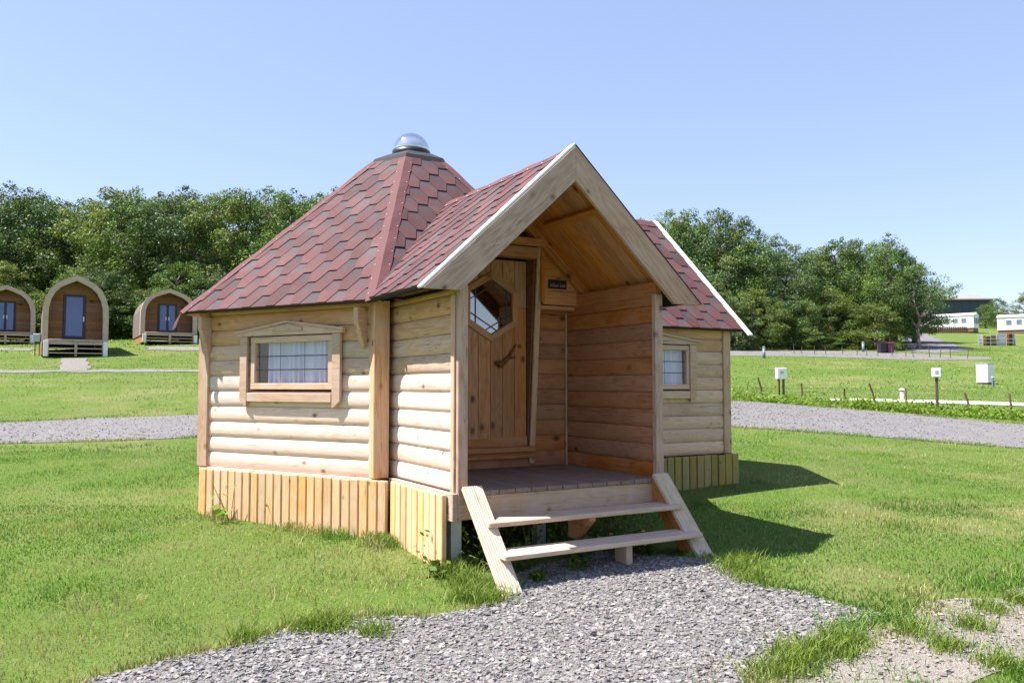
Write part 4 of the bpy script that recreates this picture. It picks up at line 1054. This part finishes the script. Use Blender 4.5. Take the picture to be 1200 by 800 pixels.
def quadmesh(name, V, T, mat):
    n = len(V)//4; o = npmesh(name, V, np.arange(4*n), np.arange(n)*4, mat, T); me = o.data; bpy.data.objects.remove(o); return me
def trunk_mesh(seed, H=10., base=.8, r0=.2, mat='bark'):
    r = random.Random(seed); V = []; F = []; p = Vector((0, 0, -.4)); n = 7; rad = r0*1.25; pts = []
    for i in range(n):
        q = Vector((r.uniform(-.16, .16)*i*.5, r.uniform(-.16, .16)*i*.5, H*.82*(i+1)/n)); r1 = r0*(1-.8*(i+1)/n)+.02
        tube(V, F, p, q, rad, r1, 8); pts.append((q, r1)); p, rad = q, r1
    for (q, r1) in pts[1:]:
        for j in range(3):
            a = r.uniform(0, 6.28); L = H*r.uniform(.16, .27)*(1.1-.5*q.z/H); m_ = q+Vector((math.cos(a), math.sin(a), .75))*L*.5; e = m_+Vector((math.cos(a+.3), math.sin(a+.3), .45))*L*.5
            tube(V, F, q, m_, r1*.6, r1*.4, 5); tube(V, F, m_, e, r1*.4, .015, 5)
    o = pymesh('trunk', V, F, M[mat], smooth=True); me = o.data; bpy.data.objects.remove(o); return me
CR = []
for sd_, kw in ((11, {}), (23, dict(R=3.0, ncl=85)), (37, dict(R=3.7, ncl=105)), (41, dict(R=3.1, base=.3, ncl=90)), (59, dict(R=3.5, base=1.0, leaf=.12, nl=260))):
    V, T = crown_mesh(sd_, **kw); CR.append((quadmesh('crown', V, T, M['leaf']), trunk_mesh(sd_)))
V, T = crown_mesh(71, airy=.35, ncl=70, R=3.4, base=4.0); CRA = (quadmesh('crown', V, T, M['leaf2']), trunk_mesh(71, r0=.16, mat='bark_pale'))
def tree(name, x, y, H, W, kind, label, cat='tree', group=None, mat=None, rz=None, sink=0):
    """H, W in metres; crown variants are 10 m tall, about 7 m wide"""
    r = empty(name, (x, y, g1(x, y)-sink), random.uniform(0, 6.28) if rz is None else rz); r.scale = (W/7, W/7, H/10)
    cm, tm = kind; o = bpy.data.objects.new('crown', cm); COL.objects.link(o); o.parent = r
    o2 = bpy.data.objects.new('trunk', tm); COL.objects.link(o2); o2.parent = r
    if not cm.materials: cm.materials.append(M['leaf'])
    if mat: o.material_slots[0].link = 'OBJECT'; o.material_slots[0].material = M[mat]
    k_ = random.random(); mm = mat or ('leaf3' if k_ < .22 else 'leaf2' if k_ < .45 else None)
    if mm: o.material_slots[0].link = 'OBJECT'; o.material_slots[0].material = M[mm]
    if label.startswith(('leafy green tree', 'big leafy tree', 'rounded lower tree', 'bushy undergrowth', 'distant tree')): label = {'leaf3': 'yellowish ', 'leaf2': 'greyish green ', None: 'deep green '}[mm]+label.replace('leafy green', 'leafy')
    tag(r, label, cat, group); return r
def top_h(pyt, x, y): return (451.2-pyt)/FPX*y+CAM_H-g1(x, y)
# wood behind the pods
tops = [(-70, 214), (-32, 206), (4, 206), (36, 211), (68, 232), (98, 229), (128, 213), (160, 211), (192, 216), (222, 212), (252, 217), (282, 213), (312, 210), (342, 214), (374, 219), (402, 213), (434, 226), (470, 232)]
for i, (pxx, pyt) in enumerate(tops):
    dep = 53+random.uniform(-2.5, 2.5); x = (pxx-600)/FPX*dep; H = top_h(pyt+4, x, dep)
    tree('woodland_tree', x, dep, H, random.uniform(5.6, 7.4), CR[i % 5], 'leafy green tree in the wood behind the arched pods', 'tree', 'trees of the wood behind the pods')
for i in range(17):
    pxx = -60+i*33; dep = 62+random.uniform(-2, 2); x = (pxx-600)/FPX*dep; H = top_h(random.uniform(222, 238), x, dep)
    tree('woodland_tree', x, dep, H, random.uniform(7, 8.5), CR[(i*2+1) % 5], 'leafy green tree in the wood behind the arched pods', 'tree', 'trees of the wood behind the pods')
for i in range(18):
    pxx = -60+i*29+random.uniform(-6, 6); dep = 49.+random.uniform(-1, 1); x = (pxx-600)/FPX*dep
    tree('hazel_bush', x, dep, random.uniform(3., 5.4), random.uniform(3.6, 5.), CR[(i+3) % 5], 'bushy undergrowth at the foot of the wood behind the pods', 'bush', 'bushes at the foot of the wood behind the pods', sink=.4)
# wood on the right
def rt(pxx, pyt, dep, W, k, lb, mat=None, name='broadleaf_tree', sink=0, kind=None, group='trees of the wood beyond the lane'):
    x = (pxx-600)/FPX*dep; return tree(name, x, dep, top_h(pyt, x, dep), W, kind or CR[k], lb, 'tree', group, mat, sink=sink)
common = 'big leafy tree in the wood beyond the lane'
for i, (pxx, pyt, dep, W) in enumerate(((700, 262, 100, 10), (745, 255, 98, 10), (785, 244, 97, 10), (812, 243, 100, 10), (842, 238, 96, 9.5), (868, 251, 95, 9.5), (897, 268, 97, 9), (925, 281, 95, 9), (955, 288, 98, 9), (985, 275, 97, 9), (1010, 276, 99, 9), (1040, 274, 94, 9), (1046, 284, 92, 6.5))):
    rt(pxx, pyt, dep, W, (i*3+1) % 5, common, 'leaf2' if i % 3 == 1 else None)
for i, (pxx, pyt) in enumerate(((690, 275), (730, 270), (772, 262), (800, 258), (830, 256), (860, 264), (890, 282), (915, 294), (942, 296), (968, 297), (996, 290), (1022, 290), (1050, 292), (1072, 310))):
    rt(pxx, pyt, 106, 9.5, (i*2) % 5, common)
for i, (pxx, pyt, dep, W) in enumerate(((770, 300, 90, 8), (830, 310, 89, 8), (885, 330, 90, 7), (920, 335, 91, 7), (975, 330, 92, 8), (860, 350, 88, 6.5), (945, 345, 89, 6))):
    rt(pxx, pyt, dep, W, i % 5, 'rounded lower tree along the front edge of the lane wood', 'leaf2' if i % 2 else None, group='lower trees at the edge of the lane wood', sink=.5)
rt(1028, 346, 88, 7, 3, 'pale rounded shrub tree in front of the lane wood beside the bins', sink=.6)
rt(962, 384, 88, 5, 0, 'low bright bush at the foot of the lane wood', name='bright_bush', sink=.4)
rt(1077, 308, 90, 8.2, 0, 'sparse tree with reaching branch at the end of the lane wood', kind=CRA)
for pxx, pyt, dep, W, lb in ((1156, 356, 170, 6, 'rounded light green tree beside the white caravan'), (1172, 348, 175, 6, 'dark pointed tree behind the white caravan'), (1184, 362, 180, 7, 'low tree standing left of the tall edge tree'), (1206, 338, 150, 6, 'tall dark tree beside the cut-off caravan'), (1108, 372, 178, 7, 'small tree between the two caravans'), (1236, 345, 160, 9, 'leafy tree beyond the cut-off caravan')):
    rt(pxx, pyt, dep, W, random.randrange(5), lb, group='trees around the caravans')
# far wood on the ridge behind the cabin, keeps the skyline closed
for i in range(14):
    pxx = 430+i*24; dep = 128+random.uniform(-5, 5); x = (pxx-600)/FPX*dep
    tree('ridge_tree', x, dep, top_h(random.uniform(290, 320), x, dep), 12, CR[i % 5], 'distant tree on the rise behind the cabin', 'tree', 'trees on the rise behind the cabin')

# ---------------------------------------------------------------- grass, stones, weeds
CR30 = math.radians(30)
def to_world(u, v): return (CX+u*math.sin(CR30)+v*math.cos(CR30), CY-u*math.cos(CR30)+v*math.sin(CR30))
foot = [to_world(S*1.05*math.cos(math.radians(d)), S*1.05*math.sin(math.radians(d))) for d in (-30, -90, -150, 150, 90, 30)]
porchp = [to_world(1.5, -.93), to_world(2.75, -.93), to_world(3.3, -.6), to_world(3.3, .6), to_world(2.75, .9), to_world(1.5, .9)]
wingp = [to_world(WU+.1, .5), to_world(WU+.1, WV+.1), to_world(-WU-.1, WV+.1), to_world(-WU-.1, .5)]
def drymask(x, y):
    d = vnoise(x, y, .45, 3, 4)*.55+vnoise(x, y, 1.7, 9, 3)*.45
    return sst(.48, .62, d)
def grass_color(x, y, r):
    n = len(x); dry = drymask(x, y)*.74+.03
    lush = sst(.45, .7, vnoise(x, y, .8, 21, 3))
    g = np.array([.096, .212, .022])*(1-lush[:, None]*.35)+np.array([.0, .01, 0])
    s = np.array([.38, .325, .15])
    m = np.clip(dry+r.normal(0, .16, n), 0, 1)[:, None]
    m = np.where(r.random((n, 1)) < .06, .9, m)
    return (g*(1-m)+s*m)*r.uniform(.7, 1.3, (n, 1))
def blades(name, x, y, h, wd, r, seg2=True, col=None, flat=.9):
    n = len(x); z = G(x, y); a = r.uniform(0, 2*math.pi, n); la = r.uniform(0, 2*math.pi, n); lean = h*r.uniform(.2, flat, n)
    dx, dy = np.cos(a)*wd/2, np.sin(a)*wd/2; lx, ly = np.cos(la)*lean, np.sin(la)*lean
    c0 = col if col is not None else grass_color(x, y, r)
    b0 = np.c_[x-dx, y-dy, z-.005]; b1 = np.c_[x+dx, y+dy, z-.005]; tp = np.c_[x+lx, y+ly, z+h]
    if seg2:
        m0 = np.c_[x+lx*.35-dx*.8, y+ly*.35-dy*.8, z+h*.62]; m1 = np.c_[x+lx*.35+dx*.8, y+ly*.35+dy*.8, z+h*.62]
        V = np.stack([b0, b1, m1, m0, tp], 1).reshape(-1, 3); T = np.repeat(c0, 5, 0)
        o = np.arange(n)[:, None]*5; lp = np.concatenate([o+np.array([[0, 1, 2, 3]]), o+np.array([[3, 2, 4]])], 1).ravel(); st = (np.arange(n)[:, None]*7+np.array([[0, 4]])).ravel()
    else:
        V = np.stack([b0, b1, tp], 1).reshape(-1, 3); T = np.repeat(c0, 3, 0); lp = np.arange(3*n); st = np.arange(n)*3
    return V, T, lp, st
def sample(y0, y1, dens, r, amax=.70, b=2.0):      # half width amax*y + b
    A = amax*(y1*y1-y0*y0)+2*b*(y1-y0); n = int(A*dens); y = np.empty(0)
    while len(y) < n:
        q = r.uniform(y0, y1, 2*n); y = np.r_[y, q[r.random(2*n) < (amax*q+b)/(amax*y1+b)]]
    y = y[:n]; return (r.random(n)*2-1)*(amax*y+b), y
def lawn(x, y, r, edge=True):
    k = ~inpoly(x, y, road) & ~inpoly(x, y, apron) & ~inpoly(x, y, foot) & ~inpoly(x, y, wingp) & ~inpoly(x, y, porchp)
    du = inpoly(x, y, dust); k &= ~du | ((vnoise(x, y, 1.6, 31, 3) > .46) & (r.random(len(x)) < .8) | (r.random(len(x)) < .2))
    return k
allV = []; allT = []; allL = []; allS = []; vo = lo_ = 0
def push(V, T, lp, st):
    global vo, lo_
    allV.append(V); allT.append(T); allL.append(lp+vo); allS.append(st+lo_); vo += len(V); lo_ += len(lp)
gr = np.random.default_rng(5)
for (y0, y1, dens, hh, wd, s2) in ((1.6, 4.6, 5600, .027, .0036, True), (4.6, 7.5, 3600, .028, .005, True), (7.5, 12, 1500, .030, .007, False), (12, 20, 420, .033, .012, False), (20, 36, 90, .04, .025, False), (36, 95, 13, .075, .07, False)):
    x, y = sample(y0, y1, dens, gr); k = lawn(x, y, gr); x, y = x[k], y[k]
    bare = drymask(x, y); keep = gr.random(len(x)) > bare*.45; x, y = x[keep], y[keep]
    tuft = vnoise(x, y, 2.3, 41, 3); h = hh*gr.uniform(.45, 1.25, len(x))*(.65+.9*sst(.45, .8, tuft))
    push(*blades('g', x, y, h, wd*gr.uniform(.7, 1.2, len(x)), gr, s2))
# longer fringe along the cabin base, gravel edge and road edges
def fringe(poly, dens, hmin, hmax, spread, wd=.006):
    P = np.array(poly); i = gr.integers(0, len(P), dens); f = gr.random((dens, 1)); p = P[i]*(1-f)+P[(i+1) % len(P)]*f+gr.normal(0, spread, (dens, 2)); x, y = p[:, 0], p[:, 1]
    k = (y < 22) & (np.abs(x/np.maximum(y, .1)) < .85) & (y > 2) & ~inpoly(x, y, foot) & ~inpoly(x, y, porchp) & (vnoise(x, y, 1.9, 77, 2) > .46); x, y = x[k], y[k]
    push(*blades('g', x, y, gr.uniform(hmin, hmax, len(x)), wd*gr.uniform(.7, 1.2, len(x)), gr, True))
fringe(apron, 9000, .015, .055, .035); fringe(road, 20000, .02, .06, .12, .010); fringe(dust, 14000, .015, .05, .12); fringe([to_world(2.0, -1.0)]+[tuple(np.array(to_world(S*math.cos(math.radians(d)), S*math.sin(math.radians(d))))*1.0+(np.array(to_world(.14*math.cos(math.radians(d+15)), .14*math.sin(math.radians(d+15))))-np.array((CX, CY)))) for d in (-30, -90)], 2500, .04, .09, .07)
def tufts(L, nb, h0, h1, rad, bright=1.):
    for (px_, py_) in L:
        q = gp(px_, py_); k = nb; x = q[0]+gr.normal(0, rad, k); y = q[1]+gr.normal(0, rad, k)
        cc = np.array([.15, .22, .03])*gr.uniform(.7, 1.3, (k, 1))*bright
        push(*blades('g', x, y, gr.uniform(h0, h1, k), .005*gr.uniform(.7, 1.3, k), gr, True, cc, 1.2))
tufts([(372, 735), (385, 738), (356, 737), (438, 744), (290, 750), (395, 732), (920, 770), (945, 775), (935, 785), (980, 752), (1000, 757), (955, 762), (985, 768), (905, 790), (1070, 742), (1110, 760), (1140, 735), (1170, 780), (545, 700), (570, 706), (1160, 715), (1190, 705)], 260, .03, .085, .05)
tufts([(560, 690), (545, 680), (530, 668), (575, 700), (860, 668), (880, 680), (870, 660)], 350, .04, .10, .07)
# the far verge under the stakes: broad leafy weeds
tag(npmesh('grass', np.vstack(allV), np.concatenate(allL), np.concatenate(allS), M['grass'], np.vstack(allT)), 'short lawn grass with dry straw patches around the cabin', 'grass', kind='stuff')
def leafcloud(x, y, zc, n_per, spread, hgt, leaf, r, tintbase=(1, 1, 1)):
    n = len(x)*n_per; X = np.repeat(x, n_per)+r.normal(0, spread, n); Y = np.repeat(y, n_per)+r.normal(0, spread, n); Zb = G(X, Y)
    P = np.c_[X, Y, Zb+r.random(n)*np.repeat(hgt, n_per)]; Nn = r.normal(size=(n, 3))*.6+np.array([0, 0, .8]); Nn /= np.linalg.norm(Nn, axis=1)[:, None]
    a = np.cross(Nn, r.normal(size=(n, 3))); a /= np.linalg.norm(a, axis=1)[:, None]; b = np.cross(Nn, a); sz = leaf*r.uniform(.5, 1.4, (n, 1))
    V = np.stack([P-a*sz*.6, P+b*sz*.32, P+a*sz*.6, P-b*sz*.32], 1).reshape(-1, 3); T = np.repeat(np.array(tintbase)*r.uniform(.65, 1.4, (n, 1))*np.c_[r.uniform(.85, 1.25, n), np.ones(n), np.ones(n)], 4, 0)
    return V, T
vp = []
for k in range(140):
    t = gr.random(); q = gp(858+t*380, 470+t*28-gr.random()*5-1.5); vp.append(q)
vp = np.array(vp); V, T = leafcloud(vp[:, 0], vp[:, 1], 0, 60, .16, .22*gr.random(len(vp))**1.5+.05, .07, gr, (1.35, 1.3, .9))
n = len(V)//4; tag(npmesh('verge_weeds', V, np.arange(4*n), np.arange(n)*4, M['weed'], T), 'low leafy weeds along the far edge of the gravel road', 'weeds', kind='stuff')
# single leafy plants by the cabin
def weed(x, y, h, n, leaf, label, flower=0, group=None, br=1.):
    r = np.random.default_rng(int(abs(x*1000+y*77))); zg = g1(x, y); root = empty('weed', (x, y, zg)); tag(root, label, 'weed', group)
    V, T = leafcloud(np.zeros(1), np.zeros(1), 0, n, h*.42, np.array([h]), leaf, r, (br, br, br)); V[:, 2] -= g1(0, 0)*1.0 if False else 0
    V = V-np.array([0, 0, 0]); zz_ = G(V[:, 0], V[:, 1]); V[:, 2] = np.maximum(V[:, 2]-g1(0, 0), .0)
    o = npmesh('leaves', V, np.arange(len(V)), np.arange(len(V)//4)*4, M['weed'], T, root); o.matrix_basis = Matrix.Identity(4)
    SV = []; SF = []
    for k in range(6): tube(SV, SF, (0, 0, -.03), (random.uniform(-.4, .4)*h, random.uniform(-.4, .4)*h, h*random.uniform(.6, 1)), .004, .002, 5)
    pymesh('stems', SV, SF, M['stake'], root)
    for k in range(flower):
        fx, fy, fz = random.uniform(-.05, .05), random.uniform(-.05, .05), h*1.0
        lathe('flower', M['yellow'], root, [(.004, 0), (.014, .006), (.012, .012), (.003, .012)], 8, (fx, fy, fz))
for i, (uu, vv, h, fl) in enumerate(((2.62, -.55, .30, 0), (2.72, -.25, .26, 0), (2.7, .1, .26, 1), (2.72, .45, .25, 1), (2.93, -.45, .15, 0), (2.96, .3, .12, 1), (2.95, .5, .12, 1), (2.55, -.78, .24, 0), (3.2, -.5, .06, 0), (2.92, .05, .15, 0), (3.12, -.15, .07, 0), (2.4, 0.2, .3, 0), (2.4, -.3, .3, 0), (2.5, .6, .3, 0), (3.1, .45, .07, 1))):
    x, y = to_world(uu, vv); weed(x, y, h, 150, .034, 'leafy weed with yellow flowers growing in the shade under the steps' if fl else 'leafy weed growing in the shade under the porch steps', fl, 'weeds under the steps with flowers' if fl else 'weeds under the steps')
x, y = to_world(2.82, -.98); weed(x, y, .09, 40, .055, 'broad leaved weed at the foot of the pale step board')
p = n1*1.78; q = VL+d1*.48+n1*.14; wq = Matrix.Rotation(CR30, 3, 'Z') @ q; weed(CX+wq.x, CY+wq.y, .30, 26, .07, 'small green shoot growing against the board skirting', br=1.4)
# stones
def stones(name, poly, dens, s0, s1, r, lo, hi, label, ymax=30, amax=.82):
    P = np.array(poly); x0, y0 = P.min(0); x1, y1 = P.max(0); y1 = min(y1, ymax); n = int((x1-x0)*(y1-y0)*dens); x = r.uniform(x0, x1, n); y = r.uniform(y0, y1, n)
    k = inpoly(x, y, poly) & (np.abs(x) < amax*y+1.5) & (y > 1.6); x, y = x[k], y[k]; n = len(x)
    cube = np.array([[-1, -1, -1], [1, -1, -1], [1, 1, -1], [-1, 1, -1], [-1, -1, 1], [1, -1, 1], [1, 1, 1], [-1, 1, 1]], float)*.5
    B = cube[None]*r.uniform(.35, 1.4, (n, 8, 3)); sz = s0+(s1-s0)*r.random((n, 1, 1))**3.2; B = B*sz*np.concatenate([r.uniform(.7, 1.3, (n, 1, 1)), r.uniform(.6, 1.1, (n, 1, 1)), r.uniform(.2, .5, (n, 1, 1))], 2)
    a = r.uniform(0, 6.28, n); ca, sa = np.cos(a)[:, None], np.sin(a)[:, None]; t = r.normal(0, .35, n)[:, None]; ct, st = np.cos(t), np.sin(t)
    X, Y, Z = B[..., 0], B[..., 1], B[..., 2]; Y, Z = Y*ct-Z*st, Y*st+Z*ct; X, Y = X*ca-Y*sa, X*sa+Y*ca
    Z = Z+(G(x, y)+.008+.00022*y)[:, None]+r.uniform(-.1, .45, (n, 1))*sz[:, 0]*.5
    V = np.stack([X+x[:, None], Y+y[:, None], Z], 2).reshape(-1, 3); f = np.array([[3, 2, 1, 0], [4, 5, 6, 7], [0, 1, 5, 4], [1, 2, 6, 5], [2, 3, 7, 6], [3, 0, 4, 7]])
    lp = (np.arange(n)[:, None, None]*8+f[None]).ravel(); c_ = np.array(lo)+(np.array(hi)-np.array(lo))*r.random((n, 1))**1.1; c_ = c_*np.c_[r.uniform(.96, 1.06, n), np.ones(n), r.uniform(.92, 1.03, n)]
    return tag(flat(npmesh(name, V, lp, np.arange(n*6)*4, M['stone'], np.repeat(c_, 8, 0))), label, 'gravel', kind='stuff')
stones('gravel', apron, 9000, .005, .027, gr, (.125, .121, .118), (.285, .275, .266), 'loose grey slate chippings in front of the cabin steps')
stones('road_gravel', road, 150, .010, .030, gr, (.11, .107, .105), (.225, .217, .213), 'loose grey stones on the gravel road', 24)
stones('soil_crumbs', dust, 900, .006, .024, gr, (.19, .172, .148), (.32, .294, .258), 'pale crumbs and pebbles on the bare soil')

print('TRIS', sum(len(p.vertices)-2 for me in bpy.data.meshes for p in me.polygons) if False else sum(len(me.loops)-2*len(me.polygons) for me in bpy.data.meshes), 'SH', NSH[0])
